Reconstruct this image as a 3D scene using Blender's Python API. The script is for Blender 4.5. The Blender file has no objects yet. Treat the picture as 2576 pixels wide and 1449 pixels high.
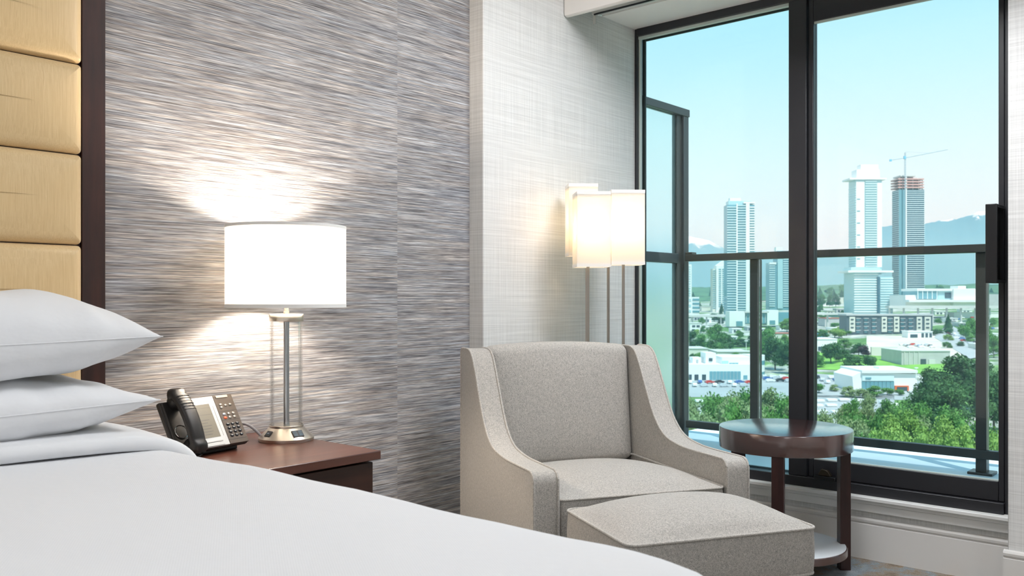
import bpy, math, random
from mathutils import Vector, Matrix, noise as mnoise
random.seed(7)
S = bpy.context.scene
COL = S.collection
R = math.radians
PI = math.pi

# ------------------------------------------------------------------ camera, sky, sun, exposure
EYE = 1.05                      # eye height above the carpet
YAW = R(41.0)                   # heading, measured from the +X axis (X runs towards the window)
FPX = 2250.0                    # focal length for a 2576 px wide frame
cam_d = bpy.data.cameras.new('camera')
cam_d.sensor_width = 36.0
cam_d.lens = 36.0 * FPX / 2576.0
cam_d.shift_y = 25.5 / 2576.0
cam_d.clip_start = 0.05
cam_d.clip_end = 40000.0
cam_d.dof.use_dof = True
cam_d.dof.focus_distance = 2.9
cam_d.dof.aperture_fstop = 9.0
cam = bpy.data.objects.new('camera', cam_d)
cam.location = (0, 0, EYE)
cam.rotation_euler = (PI / 2, 0, YAW - PI / 2)
COL.objects.link(cam)
S.camera = cam

w = bpy.data.worlds.new('sky')
S.world = w
w.use_nodes = True
nt = w.node_tree
nt.nodes.clear()
o_ = nt.nodes.new('ShaderNodeOutputWorld')
bg = nt.nodes.new('ShaderNodeBackground')
tc = nt.nodes.new('ShaderNodeTexCoord')
sp = nt.nodes.new('ShaderNodeSeparateXYZ')
rp = nt.nodes.new('ShaderNodeValToRGB')
nt.links.new(tc.outputs['Generated'], sp.inputs[0])
nt.links.new(sp.outputs[2], rp.inputs[0])
nt.links.new(rp.outputs[0], bg.inputs[0])
nt.links.new(bg.outputs[0], o_.inputs[0])
cr = rp.color_ramp
cr.elements[0].position = 0.0
cr.elements[0].color = (1.02, 1.05, 1.05, 1)
cr.elements[1].position = 1.0
cr.elements[1].color = (0.17, 0.48, 0.82, 1)
for p, c_ in ((0.07, (0.95, 1.02, 1.03, 1)), (0.154, (0.75, 0.94, 0.97, 1)), (0.237, (0.54, 0.84, 0.93, 1)), (0.33, (0.36, 0.73, 0.91, 1))):
    e_ = cr.elements.new(p)
    e_.color = c_
bg.inputs[1].default_value = 1.0

sun_d = bpy.data.lights.new('sun', 'SUN')
sun_d.energy = 4.6
sun_d.angle = R(0.6)
sun_d.color = (1.0, 0.98, 0.95)
sun = bpy.data.objects.new('sun', sun_d)
sun.rotation_euler = Vector((0.27, 0.40, -1.0)).to_track_quat('-Z', 'Y').to_euler()
COL.objects.link(sun)

S.view_settings.view_transform = 'Standard'
S.view_settings.look = 'None'
S.view_settings.exposure = 0.35
S.view_settings.gamma = 1.0
S.view_settings.use_curve_mapping = False
FILL_L = 17.0                   # added fill lights at the ceiling, out of view
BED_BULB = 370.0
FLOOR_BULB = 54.0

# ------------------------------------------------------------------ materials
MATS = {}
def newmat(name):
    m = bpy.data.materials.new(name)
    m.use_nodes = True
    MATS[name] = m
    n = m.node_tree.nodes
    return m, n, m.node_tree.links, n['Principled BSDF']

def plain(name, col, rough=0.5, metal=0.0, spec=0.5, coat=0.0, var=0.0, vscale=8.0, bump=0.0, bscale=200.0, stretch=(1, 1, 1)):
    m, n, l, b = newmat(name)
    b.inputs['Base Color'].default_value = (*col, 1)
    b.inputs['Roughness'].default_value = rough
    b.inputs['Metallic'].default_value = metal
    b.inputs['Specular IOR Level'].default_value = spec
    b.inputs['Coat Weight'].default_value = coat
    b.inputs['Coat Roughness'].default_value = 0.15
    if var or bump:
        t = n.new('ShaderNodeTexCoord')
        mp = n.new('ShaderNodeMapping')
        mp.inputs['Scale'].default_value = stretch
        l.new(t.outputs['Object'], mp.inputs[0])
    if var:
        nz = n.new('ShaderNodeTexNoise')
        nz.inputs['Scale'].default_value = vscale
        nz.inputs['Detail'].default_value = 5
        l.new(mp.outputs[0], nz.inputs['Vector'])
        ra = n.new('ShaderNodeValToRGB')
        ra.color_ramp.elements[0].position = 0.3
        ra.color_ramp.elements[1].position = 0.7
        ra.color_ramp.elements[0].color = (*[c * (1 - var) for c in col], 1)
        ra.color_ramp.elements[1].color = (*[min(1, c * (1 + var)) for c in col], 1)
        l.new(nz.outputs['Fac'], ra.inputs[0])
        l.new(ra.outputs[0], b.inputs['Base Color'])
    if bump:
        n2 = n.new('ShaderNodeTexNoise')
        n2.inputs['Scale'].default_value = bscale
        l.new(mp.outputs[0], n2.inputs['Vector'])
        bp = n.new('ShaderNodeBump')
        bp.inputs['Strength'].default_value = bump
        bp.inputs['Distance'].default_value = 0.01
        l.new(n2.outputs['Fac'], bp.inputs['Height'])
        l.new(bp.outputs[0], b.inputs['Normal'])
    return m

def stretched(n, l, vec, sc, scale=1.0, detail=2.0, rough=0.6):
    mp = n.new('ShaderNodeMapping')
    mp.inputs['Scale'].default_value = sc
    l.new(vec, mp.inputs[0])
    nz = n.new('ShaderNodeTexNoise')
    nz.inputs['Scale'].default_value = scale
    nz.inputs['Detail'].default_value = detail
    nz.inputs['Roughness'].default_value = rough
    l.new(mp.outputs[0], nz.inputs['Vector'])
    return nz.outputs['Fac']

def mathn(n, l, op, a, b=None, clamp=False):
    x = n.new('ShaderNodeMath')
    x.operation = op
    x.use_clamp = clamp
    for i, q in enumerate((a, b)):
        if q is None: continue
        if isinstance(q, (int, float)): x.inputs[i].default_value = q
        else: l.new(q, x.inputs[i])
    return x.outputs[0]

def ramp(n, l, fac, stops):
    ra = n.new('ShaderNodeValToRGB')
    e = ra.color_ramp.elements
    e[0].position, e[0].color = stops[0][0], (*stops[0][1], 1)
    e[1].position, e[1].color = stops[-1][0], (*stops[-1][1], 1)
    for p, c in stops[1:-1]:
        q = e.new(p)
        q.color = (*c, 1)
    l.new(fac, ra.inputs[0])
    return ra.outputs[0]

def bumpn(n, l, b, h, strength, dist=0.005):
    bp = n.new('ShaderNodeBump')
    bp.inputs['Strength'].default_value = strength
    bp.inputs['Distance'].default_value = dist
    l.new(h, bp.inputs['Height'])
    l.new(bp.outputs[0], b.inputs['Normal'])

# woven strand wallpaper, hung in drops 1.3 m wide
m, n, l, b = newmat('strand_wallpaper')
t = n.new('ShaderNodeTexCoord')
sx = n.new('ShaderNodeSeparateXYZ')
l.new(t.outputs['Object'], sx.inputs[0])
drop = mathn(n, l, 'FLOOR', mathn(n, l, 'DIVIDE', mathn(n, l, 'SUBTRACT', sx.outputs[0], 2.205), 1.30))
zz = mathn(n, l, 'ADD', sx.outputs[2], mathn(n, l, 'MULTIPLY', drop, 3.37))
cb = n.new('ShaderNodeCombineXYZ')
l.new(sx.outputs[0], cb.inputs[0]); l.new(zz, cb.inputs[2])
f1 = stretched(n, l, cb.outputs[0], (5.0, 1, 300), detail=3)
f2 = stretched(n, l, cb.outputs[0], (14, 1, 700), detail=2)
f3 = stretched(n, l, cb.outputs[0], (2.0, 1, 60), detail=4)
f4 = stretched(n, l, cb.outputs[0], (2.2, 1, 140), detail=2)
mix = mathn(n, l, 'ADD', mathn(n, l, 'ADD', mathn(n, l, 'MULTIPLY', f1, 0.46), mathn(n, l, 'MULTIPLY', f2, 0.34)), mathn(n, l, 'MULTIPLY', f3, 0.22))
colr = ramp(n, l, mix, [(0.37, (0.055, 0.055, 0.062)), (0.455, (0.185, 0.18, 0.19)), (0.53, (0.40, 0.39, 0.395)), (0.63, (0.80, 0.80, 0.80))])
tint = ramp(n, l, f4, [(0.40, (0.90, 0.94, 1.0)), (0.60, (1.0, 0.93, 0.87))])
mx = n.new('ShaderNodeMix'); mx.data_type = 'RGBA'; mx.blend_type = 'MULTIPLY'; mx.inputs[0].default_value = 1.0
l.new(colr, mx.inputs[6]); l.new(tint, mx.inputs[7]); l.new(mx.outputs[2], b.inputs['Base Color'])
b.inputs['Roughness'].default_value = 0.55
b.inputs['Specular IOR Level'].default_value = 0.35
bumpn(n, l, b, mix, 0.35, 0.004)

def linen(name, light, dark, axis='x'):
    m, n, l, b = newmat(name)
    t = n.new('ShaderNodeTexCoord')
    hz = stretched(n, l, t.outputs['Object'], (3, 3, 260), detail=2)
    vt = stretched(n, l, t.outputs['Object'], (240, 240, 3), detail=2)
    h = mathn(n, l, 'ADD', mathn(n, l, 'MULTIPLY', hz, 0.55), mathn(n, l, 'MULTIPLY', vt, 0.45))
    l.new(ramp(n, l, h, [(0.36, dark), (0.62, light)]), b.inputs['Base Color'])
    b.inputs['Roughness'].default_value = 0.7
    b.inputs['Specular IOR Level'].default_value = 0.25
    bumpn(n, l, b, h, 0.12, 0.003)
    return m
linen('linen_wallpaper', (0.84, 0.835, 0.82), (0.66, 0.655, 0.64))

plain('paint_white', (0.82, 0.81, 0.79), 0.5)
plain('ceiling_white', (0.85, 0.85, 0.84), 0.8)
plain('paint_trim', (0.78, 0.755, 0.725), 0.35)
plain('paint_valance', (0.82, 0.80, 0.78), 0.5)
plain('track_grey', (0.60, 0.61, 0.60), 0.4)
plain('wall_beige', (0.78, 0.76, 0.73), 0.8)

m, n, l, b = newmat('carpet')
t = n.new('ShaderNodeTexCoord')
a1 = stretched(n, l, t.outputs['Object'], (5, 5, 5), detail=6, rough=0.7)
a2 = stretched(n, l, t.outputs['Object'], (260, 260, 260), detail=2)
a3 = stretched(n, l, t.outputs['Object'], (9, 9, 9), detail=5, rough=0.7)
c1 = ramp(n, l, a1, [(0.36, (0.22, 0.17, 0.12)), (0.48, (0.42, 0.34, 0.26)), (0.56, (0.36, 0.42, 0.46)), (0.66, (0.55, 0.58, 0.60))])
c2 = ramp(n, l, a3, [(0.58, (1, 1, 1)), (0.68, (0.95, 0.68, 0.25))])
mx = n.new('ShaderNodeMix'); mx.data_type = 'RGBA'; mx.blend_type = 'MULTIPLY'; mx.inputs[0].default_value = 1.0
l.new(c1, mx.inputs[6]); l.new(c2, mx.inputs[7])
mx2 = n.new('ShaderNodeMix'); mx2.data_type = 'RGBA'; mx2.blend_type = 'MULTIPLY'; mx2.inputs[0].default_value = 1.0
l.new(mx.outputs[2], mx2.inputs[6]); l.new(ramp(n, l, a2, [(0.3, (0.55, 0.55, 0.55)), (0.7, (1, 1, 1))]), mx2.inputs[7])
l.new(mx2.outputs[2], b.inputs['Base Color'])
b.inputs['Roughness'].default_value = 0.95
bumpn(n, l, b, a2, 0.6, 0.01)

def wood(name, dark, light, rough=0.35, axis=(1, 1, 1), coat=0.0):
    m, n, l, b = newmat(name)
    t = n.new('ShaderNodeTexCoord')
    g = stretched(n, l, t.outputs['Object'], axis, detail=4, rough=0.65)
    l.new(ramp(n, l, g, [(0.35, dark), (0.65, light)]), b.inputs['Base Color'])
    b.inputs['Roughness'].default_value = rough
    b.inputs['Coat Weight'].default_value = coat
    b.inputs['Coat Roughness'].default_value = 0.2
    return m
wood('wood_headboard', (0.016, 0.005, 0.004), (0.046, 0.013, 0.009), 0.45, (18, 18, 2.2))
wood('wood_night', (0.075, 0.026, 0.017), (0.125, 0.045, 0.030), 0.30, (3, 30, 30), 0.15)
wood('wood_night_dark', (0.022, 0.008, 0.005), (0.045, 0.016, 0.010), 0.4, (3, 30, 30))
wood('wood_table', (0.045, 0.013, 0.011), (0.085, 0.026, 0.020), 0.16, (5, 5, 20), 1.0)
MATS['wood_table'].node_tree.nodes['Principled BSDF'].inputs['Coat IOR'].default_value = 2.1
MATS['wood_table'].node_tree.nodes['Principled BSDF'].inputs['Coat Roughness'].default_value = 0.2
wood('wood_leg', (0.025, 0.007, 0.006), (0.045, 0.013, 0.011), 0.35, (30, 30, 3), 0.2)

# gold silk with upright slubs
m, n, l, b = newmat('gold_silk')
t = n.new('ShaderNodeTexCoord')
s1 = stretched(n, l, t.outputs['Object'], (330, 330, 9), detail=3, rough=0.7)
s2 = stretched(n, l, t.outputs['Object'], (90, 90, 14), detail=2)
s3 = stretched(n, l, t.outputs['Object'], (500, 500, 500), detail=1)
l.new(ramp(n, l, s1, [(0.30, (0.68, 0.485, 0.245)), (0.50, (0.735, 0.54, 0.285)), (0.74, (0.79, 0.60, 0.34))]), b.inputs['Base Color'])
b.inputs['Roughness'].default_value = 0.42
b.inputs['Sheen Weight'].default_value = 0.25
sl = ramp(n, l, s2, [(0.66, (0, 0, 0)), (0.76, (1, 1, 1))])
bumpn(n, l, b, mathn(n, l, 'ADD', sl, mathn(n, l, 'MULTIPLY', s3, 0.25)), 0.16, 0.002)

def tweed(name, base):
    m, n, l, b = newmat(name)
    t = n.new('ShaderNodeTexCoord')
    a = stretched(n, l, t.outputs['Object'], (900, 900, 300), detail=2)
    c = stretched(n, l, t.outputs['Object'], (300, 300, 900), detail=2)
    d = stretched(n, l, t.outputs['Object'], (180, 180, 110), detail=3)
    h = mathn(n, l, 'ADD', mathn(n, l, 'MULTIPLY', a, 0.45), mathn(n, l, 'ADD', mathn(n, l, 'MULTIPLY', c, 0.35), mathn(n, l, 'MULTIPLY', d, 0.2)))
    l.new(ramp(n, l, h, [(0.36, [x * 0.45 for x in base]), (0.5, base), (0.64, [min(1, x * 1.5) for x in base])]), b.inputs['Base Color'])
    b.inputs['Roughness'].default_value = 0.9
    b.inputs['Specular IOR Level'].default_value = 0.2
    b.inputs['Sheen Weight'].default_value = 0.3
    bumpn(n, l, b, h, 0.5, 0.003)
    return m
tweed('tweed', (0.455, 0.430, 0.395))
tweed('tweed_piping', (0.50, 0.47, 0.43))

def cloth(name, col, stripe):
    m, n, l, b = newmat(name)
    b.inputs['Base Color'].default_value = (*col, 1)
    b.inputs['Roughness'].default_value = 0.8
    b.inputs['Specular IOR Level'].default_value = 0.2
    b.inputs['Sheen Weight'].default_value = 0.15
    t = n.new('ShaderNodeTexCoord')
    nz = stretched(n, l, t.outputs['Object'], (6, 6, 9), detail=4)
    h = nz
    if stripe:
        wv = n.new('ShaderNodeTexWave')
        wv.inputs['Scale'].default_value = stripe
        wv.inputs['Distortion'].default_value = 0.0
        mp = n.new('ShaderNodeMapping')
        mp.inputs['Rotation'].default_value = (0, 0, R(32))
        l.new(t.outputs['Object'], mp.inputs[0]); l.new(mp.outputs[0], wv.inputs['Vector'])
        h = mathn(n, l, 'ADD', mathn(n, l, 'MULTIPLY', wv.outputs['Fac'], 0.03), nz)
        l.new(ramp(n, l, wv.outputs['Fac'], [(0.2, [c * 0.965 for c in col]), (0.8, col)]), b.inputs['Base Color'])
    bumpn(n, l, b, h, 0.25, 0.02)
    return m
cloth('duvet_white', (0.80, 0.805, 0.82), 95.0)
cloth('sheet_white', (0.79, 0.795, 0.81), 0)
cloth('pillow_white', (0.80, 0.805, 0.82), 0)
plain('shelf_white', (0.82, 0.84, 0.86), 0.25)
plain('mattress_white', (0.8, 0.8, 0.78), 0.9)

plain('frame_black', (0.022, 0.022, 0.026), 0.38)
plain('frame_outer', (0.035, 0.040, 0.042), 0.45)
plain('frame_rail', (0.045, 0.042, 0.038), 0.35)
plain('gasket_pale', (0.62, 0.70, 0.66), 0.4)
plain('handle_black', (0.010, 0.010, 0.011), 0.35)
plain('bronze_dark', (0.06, 0.045, 0.03), 0.35, 0.6)
plain('balcony_membrane', (0.68, 0.74, 0.76), 0.5, var=0.06, vscale=3)
plain('outer_sill', (0.66, 0.74, 0.76), 0.4)
plain('outer_wall', (0.55, 0.54, 0.52), 0.8)

def glass(name, tint, ior=1.5, gloss=1.0):
    m = bpy.data.materials.new(name)
    m.use_nodes = True
    MATS[name] = m
    n = m.node_tree.nodes; l = m.node_tree.links
    n.clear()
    o = n.new('ShaderNodeOutputMaterial')
    tr = n.new('ShaderNodeBsdfTransparent'); tr.inputs[0].default_value = (*tint, 1)
    gl = n.new('ShaderNodeBsdfGlossy'); gl.inputs['Roughness'].default_value = 0.0
    fr = n.new('ShaderNodeFresnel'); fr.inputs[0].default_value = ior
    mxs = n.new('ShaderNodeMixShader')
    l.new(mathn(n, l, 'MULTIPLY', fr.outputs[0], gloss), mxs.inputs[0]); l.new(tr.outputs[0], mxs.inputs[1]); l.new(gl.outputs[0], mxs.inputs[2])
    l.new(mxs.outputs[0], o.inputs[0])
    return m
glass('pane_clear', (0.95, 0.985, 0.985), 1.45, 0.6)
glass('pane_tinted', (0.90, 0.97, 0.975), 1.45, 0.6)
glass('rail_glass', (0.93, 0.975, 0.975), 1.40, 0.5)
glass('lamp_glass', (0.985, 0.99, 0.99), 1.25, 0.4)

m = bpy.data.materials.new('frosted_glass'); m.use_nodes = True; MATS['frosted_glass'] = m
n = m.node_tree.nodes; l = m.node_tree.links; n.clear()
o = n.new('ShaderNodeOutputMaterial')
tl = n.new('ShaderNodeBsdfTranslucent'); tl.inputs[0].default_value = (0.72, 0.93, 0.95, 1)
df = n.new('ShaderNodeBsdfDiffuse'); df.inputs[0].default_value = (0.70, 0.90, 0.92, 1)
rf = n.new('ShaderNodeBsdfRefraction'); rf.inputs['Color'].default_value = (0.96, 1.0, 1.0, 1); rf.inputs['Roughness'].default_value = 0.45; rf.inputs['IOR'].default_value = 1.05
ma = n.new('ShaderNodeMixShader'); ma.inputs[0].default_value = 0.35
mb_ = n.new('ShaderNodeMixShader'); mb_.inputs[0].default_value = 0.92
l.new(tl.outputs[0], ma.inputs[1]); l.new(df.outputs[0], ma.inputs[2])
l.new(ma.outputs[0], mb_.inputs[1]); l.new(rf.outputs[0], mb_.inputs[2]); l.new(mb_.outputs[0], o.inputs[0])

def shade_mat(name, tcol, dcol, through):
    m = bpy.data.materials.new(name); m.use_nodes = True; MATS[name] = m
    n = m.node_tree.nodes; l = m.node_tree.links; n.clear()
    o = n.new('ShaderNodeOutputMaterial')
    tl = n.new('ShaderNodeBsdfTranslucent'); tl.inputs[0].default_value = (*tcol, 1)
    df = n.new('ShaderNodeBsdfDiffuse'); df.inputs[0].default_value = (*dcol, 1)
    tp = n.new('ShaderNodeBsdfTransparent'); tp.inputs[0].default_value = (1, 0.95, 0.85, 1)
    a = n.new('ShaderNodeMixShader'); a.inputs[0].default_value = 0.5
    c = n.new('ShaderNodeMixShader'); c.inputs[0].default_value = through
    l.new(tl.outputs[0], a.inputs[1]); l.new(df.outputs[0], a.inputs[2])
    l.new(a.outputs[0], c.inputs[1]); l.new(tp.outputs[0], c.inputs[2]); l.new(c.outputs[0], o.inputs[0])
    return m
shade_mat('shade_drum', (0.90, 0.88, 0.84), (0.90, 0.89, 0.87), 0.04)
shade_mat('shade_box', (0.93, 0.89, 0.81), (0.92, 0.90, 0.87), 0.03)
plain('shade_hem', (0.90, 0.88, 0.85), 0.8)

def emit(name, col, k):
    m = bpy.data.materials.new(name); m.use_nodes = True; MATS[name] = m
    n = m.node_tree.nodes; l = m.node_tree.links; n.clear()
    o = n.new('ShaderNodeOutputMaterial')
    e = n.new('ShaderNodeEmission'); e.inputs[0].default_value = (*col, 1); e.inputs[1].default_value = k
    l.new(e.outputs[0], o.inputs[0])
    return m
emit('bulb_bedside', (1.0, 0.86, 0.70), BED_BULB)
emit('bulb_floor', (1.0, 0.78, 0.54), FLOOR_BULB)
emit('fill_diffuser', (0.94, 0.965, 1.0), FILL_L)

plain('brushed_nickel', (0.70, 0.64, 0.56), 0.28, 1.0, bump=0.05, bscale=60, stretch=(1, 1, 40))
plain('steel_rod', (0.55, 0.56, 0.58), 0.22, 1.0)
plain('pole_nickel', (0.50, 0.46, 0.42), 0.30, 1.0)
plain('black_plastic', (0.010, 0.010, 0.011), 0.35)
plain('phone_black', (0.014, 0.012, 0.011), 0.42, spec=0.35)
plain('phone_bronze', (0.085, 0.062, 0.045), 0.42, 0.25)
plain('phone_silver', (0.52, 0.52, 0.51), 0.42, 0.2)
plain('phone_screen', (0.20, 0.18, 0.135), 0.25)
plain('phone_text', (0.10, 0.09, 0.068), 0.4)
plain('key_dark', (0.03, 0.03, 0.034), 0.2)
plain('key_metal', (0.45, 0.40, 0.34), 0.25, 0.6)
plain('key_blue', (0.42, 0.47, 0.52), 0.25, 0.3)
plain('key_red', (0.75, 0.13, 0.05), 0.3)
plain('amber_lamp', (0.75, 0.60, 0.48), 0.3)
plain('chrome', (0.8, 0.8, 0.8), 0.1, 1.0)
plain('cord_grey', (0.42, 0.41, 0.44), 0.4)
plain('socket_blue', (0.05, 0.09, 0.12), 0.3)
plain('mark_white', (0.75, 0.75, 0.73), 0.5)

# ------------------------------------------------------------------ mesh helpers
class MB:
    def __init__(s): s.v = []; s.f = []
    def add(s, vs, fs):
        k = len(s.v)
        s.v += [tuple(p) for p in vs]
        s.f += [tuple(i + k for i in q) for q in fs]
        return s
    def box(s, x0, x1, y0, y1, z0, z1):
        return s.add([(x0, y0, z0), (x1, y0, z0), (x1, y1, z0), (x0, y1, z0), (x0, y0, z1), (x1, y0, z1), (x1, y1, z1), (x0, y1, z1)],
                     [(0, 3, 2, 1), (4, 5, 6, 7), (0, 1, 5, 4), (1, 2, 6, 5), (2, 3, 7, 6), (3, 0, 4, 7)])
    def prism(s, poly, a0, a1, axis):
        # poly: list of 2D points, extruded along axis ('x','y','z')
        def P(p, a): return {'x': (a, p[0], p[1]), 'y': (p[0], a, p[1]), 'z': (p[0], p[1], a)}[axis]
        k = len(poly)
        vs = [P(p, a0) for p in poly] + [P(p, a1) for p in poly]
        fs = [tuple(range(k))[::-1], tuple(range(k, 2 * k))] + [(i, (i + 1) % k, k + (i + 1) % k, k + i) for i in range(k)]
        return s.add(vs, fs)
    def rings(s, rs, close=True, cap0=True, cap1=True):
        k = len(rs[0]); vs = [p for r in rs for p in r]; fs = []
        for j in range(len(rs) - 1):
            for i in range(k if close else k - 1):
                a, b2 = j * k + i, j * k + (i + 1) % k
                fs.append((a, b2, b2 + k, a + k))
        if cap0: fs.append(tuple(range(k))[::-1])
        if cap1: fs.append(tuple(range((len(rs) - 1) * k, len(rs) * k)))
        return s.add(vs, fs)
    def lathe(s, prof, n=32, c=(0, 0), cap=True):
        rs = [[(c[0] + r * math.cos(2 * PI * i / n), c[1] + r * math.sin(2 * PI * i / n), z) for i in range(n)] for r, z in prof]
        return s.rings(rs, True, cap, cap)
    def tube(s, path, r, n=8, closed=False):
        P = [Vector(p) for p in path]; m_ = len(P); rs = []
        up = Vector((0, 0, 1))
        for i in range(m_):
            a = P[(i - 1) % m_] if (closed or i > 0) else P[i]
            c = P[(i + 1) % m_] if (closed or i < m_ - 1) else P[i]
            t = (c - a).normalized()
            u = up if abs(t.dot(up)) < 0.95 else Vector((1, 0, 0))
            e1 = t.cross(u).normalized(); e2 = t.cross(e1).normalized()
            if rs:
                # keep the frame from flipping
                if e1.dot(le1) < 0 and abs(e1.dot(le1)) > abs(e2.dot(le1)): e1, e2 = -e1, -e2
            le1 = e1
            rr = r[i] if isinstance(r, (list, tuple)) else r
            rs.append([tuple(P[i] + (e1 * math.cos(2 * PI * k / n) + e2 * math.sin(2 * PI * k / n)) * rr) for k in range(n)])
        if closed: rs.append(rs[0])
        return s.rings(rs, True, not closed, not closed)
    def xf(s, fn):
        s.v = [tuple(fn(*p)) for p in s.v]
        return s
    def build(s, name, mat, parent=None, smooth=None, bevel=0.0, seg=2, world=False, label=None, cat=None, group=None, kind=None):
        me = bpy.data.meshes.new(name)
        vs = s.v
        if world and parent is not None:
            L = parent.location
            vs = [(p[0] - L[0], p[1] - L[1], p[2] - L[2]) for p in vs]
        me.from_pydata(vs, [], s.f)
        me.update()
        ob = mesh_obj(name, me, mat, parent, smooth, bevel, seg)
        tag(ob, label, cat, group, kind)
        return ob

def mesh_obj(name, me, mat, parent=None, smooth=None, bevel=0.0, seg=2):
    if mat and not me.materials: me.materials.append(MATS[mat])
    if smooth is not None:
        for p in me.polygons: p.use_smooth = True
        me.set_sharp_from_angle(angle=R(smooth))
    ob = bpy.data.objects.new(name, me)
    COL.objects.link(ob)
    if parent: ob.parent = parent
    if bevel:
        bv = ob.modifiers.new('bevel', 'BEVEL')
        bv.width = bevel; bv.segments = seg; bv.limit_method = 'ANGLE'; bv.angle_limit = R(40)
        for p in me.polygons: p.use_smooth = True
        if smooth is None: me.set_sharp_from_angle(angle=R(50))
    return ob

def tag(o, label=None, cat=None, group=None, kind=None):
    if label: o['label'] = label
    if cat: o['category'] = cat
    if group: o['group'] = group
    if kind: o['kind'] = kind
    return o

def thing(name, loc, rz=0.0, label=None, cat=None, group=None, kind=None):
    e = bpy.data.objects.new(name, None)
    e.location = loc; e.rotation_euler = (0, 0, rz); e.empty_display_size = 0.1
    COL.objects.link(e)
    return tag(e, label, cat, group, kind)

def copy_tree(o, parent=None):
    c = o.copy(); COL.objects.link(c)
    if parent: c.parent = parent
    for ch in [q for q in KIDS.get(o.name, [])]:
        copy_tree(ch, c)
    return c
KIDS = {}

def rrect(x0, x1, y0, y1, rad, z, m=6, k=8):
    rad = max(rad, 0.0008); pts = []
    cs = [((x1 - rad, y1 - rad), 0), ((x0 + rad, y1 - rad), 90), ((x0 + rad, y0 + rad), 180), ((x1 - rad, y0 + rad), 270)]
    for q, (c, a0) in enumerate(cs):
        for i in range(m + 1):
            a = R(a0 + 90 * i / m)
            pts.append((c[0] + rad * math.cos(a), c[1] + rad * math.sin(a), z))
        nc, na = cs[(q + 1) % 4]
        e0 = pts[-1]; a = R(na); e1 = (nc[0] + rad * math.cos(a), nc[1] + rad * math.sin(a))
        for i in range(1, k):
            pts.append((e0[0] + (e1[0] - e0[0]) * i / k, e0[1] + (e1[1] - e0[1]) * i / k, z))
    return pts

def puff(mb, x0, x1, y0, y1, zb, zt, er=0.03, crown=0.03, R0=0.04, inner=8, br=0.012, side=0.0):
    """upholstered slab: rounded plan, rolled top edge, crowned top"""
    half = min(x1 - x0, y1 - y0) / 2
    rs = []
    def ring(d, z): rs.append(rrect(x0 + d, x1 - d, y0 + d, y1 - d, R0 - d, z))
    ring(br, zb); ring(br * 0.3, zb + br * 0.3); ring(0, zb + br)
    for i in range(1, 4):
        q = i / 4
        ring(-side * math.sin(q * PI), zb + br + (zt - er - zb - br) * q)
    for i in range(0, 7):
        a = PI / 2 * i / 6
        ring(er * (1 - math.cos(a)), zt - er + er * math.sin(a))
    for i in range(1, inner + 1):
        q = i / inner
        d = er + (half * 0.985 - er) * (1 - (1 - q) ** 1.0)
        ring(d, zt)
        ax, ay = (x1 - x0) / 2 - er, (y1 - y0) / 2 - er
        rs[-1] = [(px, py, zt + crown * max(0.0, (1 - abs((px - (x0 + x1) / 2) / ax) ** 2.4) * (1 - abs((py - (y0 + y1) / 2) / ay) ** 2.4)) ** 0.68) for px, py, pz in rs[-1]]
    mb.rings(rs)
    return mb

def catmull(pts, k=6):
    out = []
    n_ = len(pts)
    for i in range(n_ - 1):
        p0, p1, p2, p3 = pts[max(i - 1, 0)], pts[i], pts[i + 1], pts[min(i + 2, n_ - 1)]
        for j in range(k):
            t_ = j / k
            out.append(tuple(0.5 * ((2 * b) + (-a + c) * t_ + (2 * a - 5 * b + 4 * c - d) * t_ ** 2 + (-a + 3 * b - 3 * c + d) * t_ ** 3) for a, b, c, d in zip(p0, p1, p2, p3)))
    out.append(tuple(pts[-1]))
    return out

# ------------------------------------------------------------------ the room
YB = 2.475      # bed wall
YC = 2.40       # face of the column beside the window
XC = 2.588      # where the column starts
XW = 3.674      # inner face of the window frame
XP = 3.51       # pier to the right of the window
YP = 0.746
XL, YR, ZC = -3.2, -2.6, 2.62
def struct(mb, name, mat, label=None, **k):
    return mb.build(name, mat, kind='structure', label=label, **k)
struct(MB().box(XL - 0.2, XC, YB, YB + 0.2, 0, ZC), 'wall_back', 'strand_wallpaper', 'grey woven strand wallpaper wall behind the bedside lamp')
struct(MB().box(XC, 3.70, YC, YB + 0.2, 0, ZC), 'wall_column', 'linen_wallpaper', 'pale linen papered wall beside the window', bevel=0.004)
struct(MB().box(XP, 3.85, YR - 0.2, YP, 0, ZC), 'wall_right', 'linen_wallpaper', 'pale linen papered pier right of the window', bevel=0.004)
struct(MB().box(3.664, 3.85, YP, YC, 0, 0.245), 'wall_window', 'linen_wallpaper', 'low linen papered wall under the window')
struct(MB().box(3.40, 3.72, YP, YC, 2.354, ZC), 'wall_above_window', 'ceiling_white', 'white dropped soffit over the window')
struct(MB().box(XL - 0.2, XL, YR - 0.2, YB + 0.2, 0, ZC), 'wall_left', 'wall_beige', 'beige wall far behind the bed')
struct(MB().box(XL, XP, YR - 0.2, YR, 0, ZC), 'wall_front', 'wall_beige', 'beige wall opposite the bed')
struct(MB().box(XL - 0.2, 3.85, YR - 0.2, YB + 0.2, -0.25, 0), 'floor', 'carpet', 'mottled beige and blue grey carpet')
struct(MB().box(XL - 0.2, 3.85, YR - 0.2, YB + 0.2, ZC, ZC + 0.3), 'ceiling', 'ceiling_white', 'white ceiling')

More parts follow.
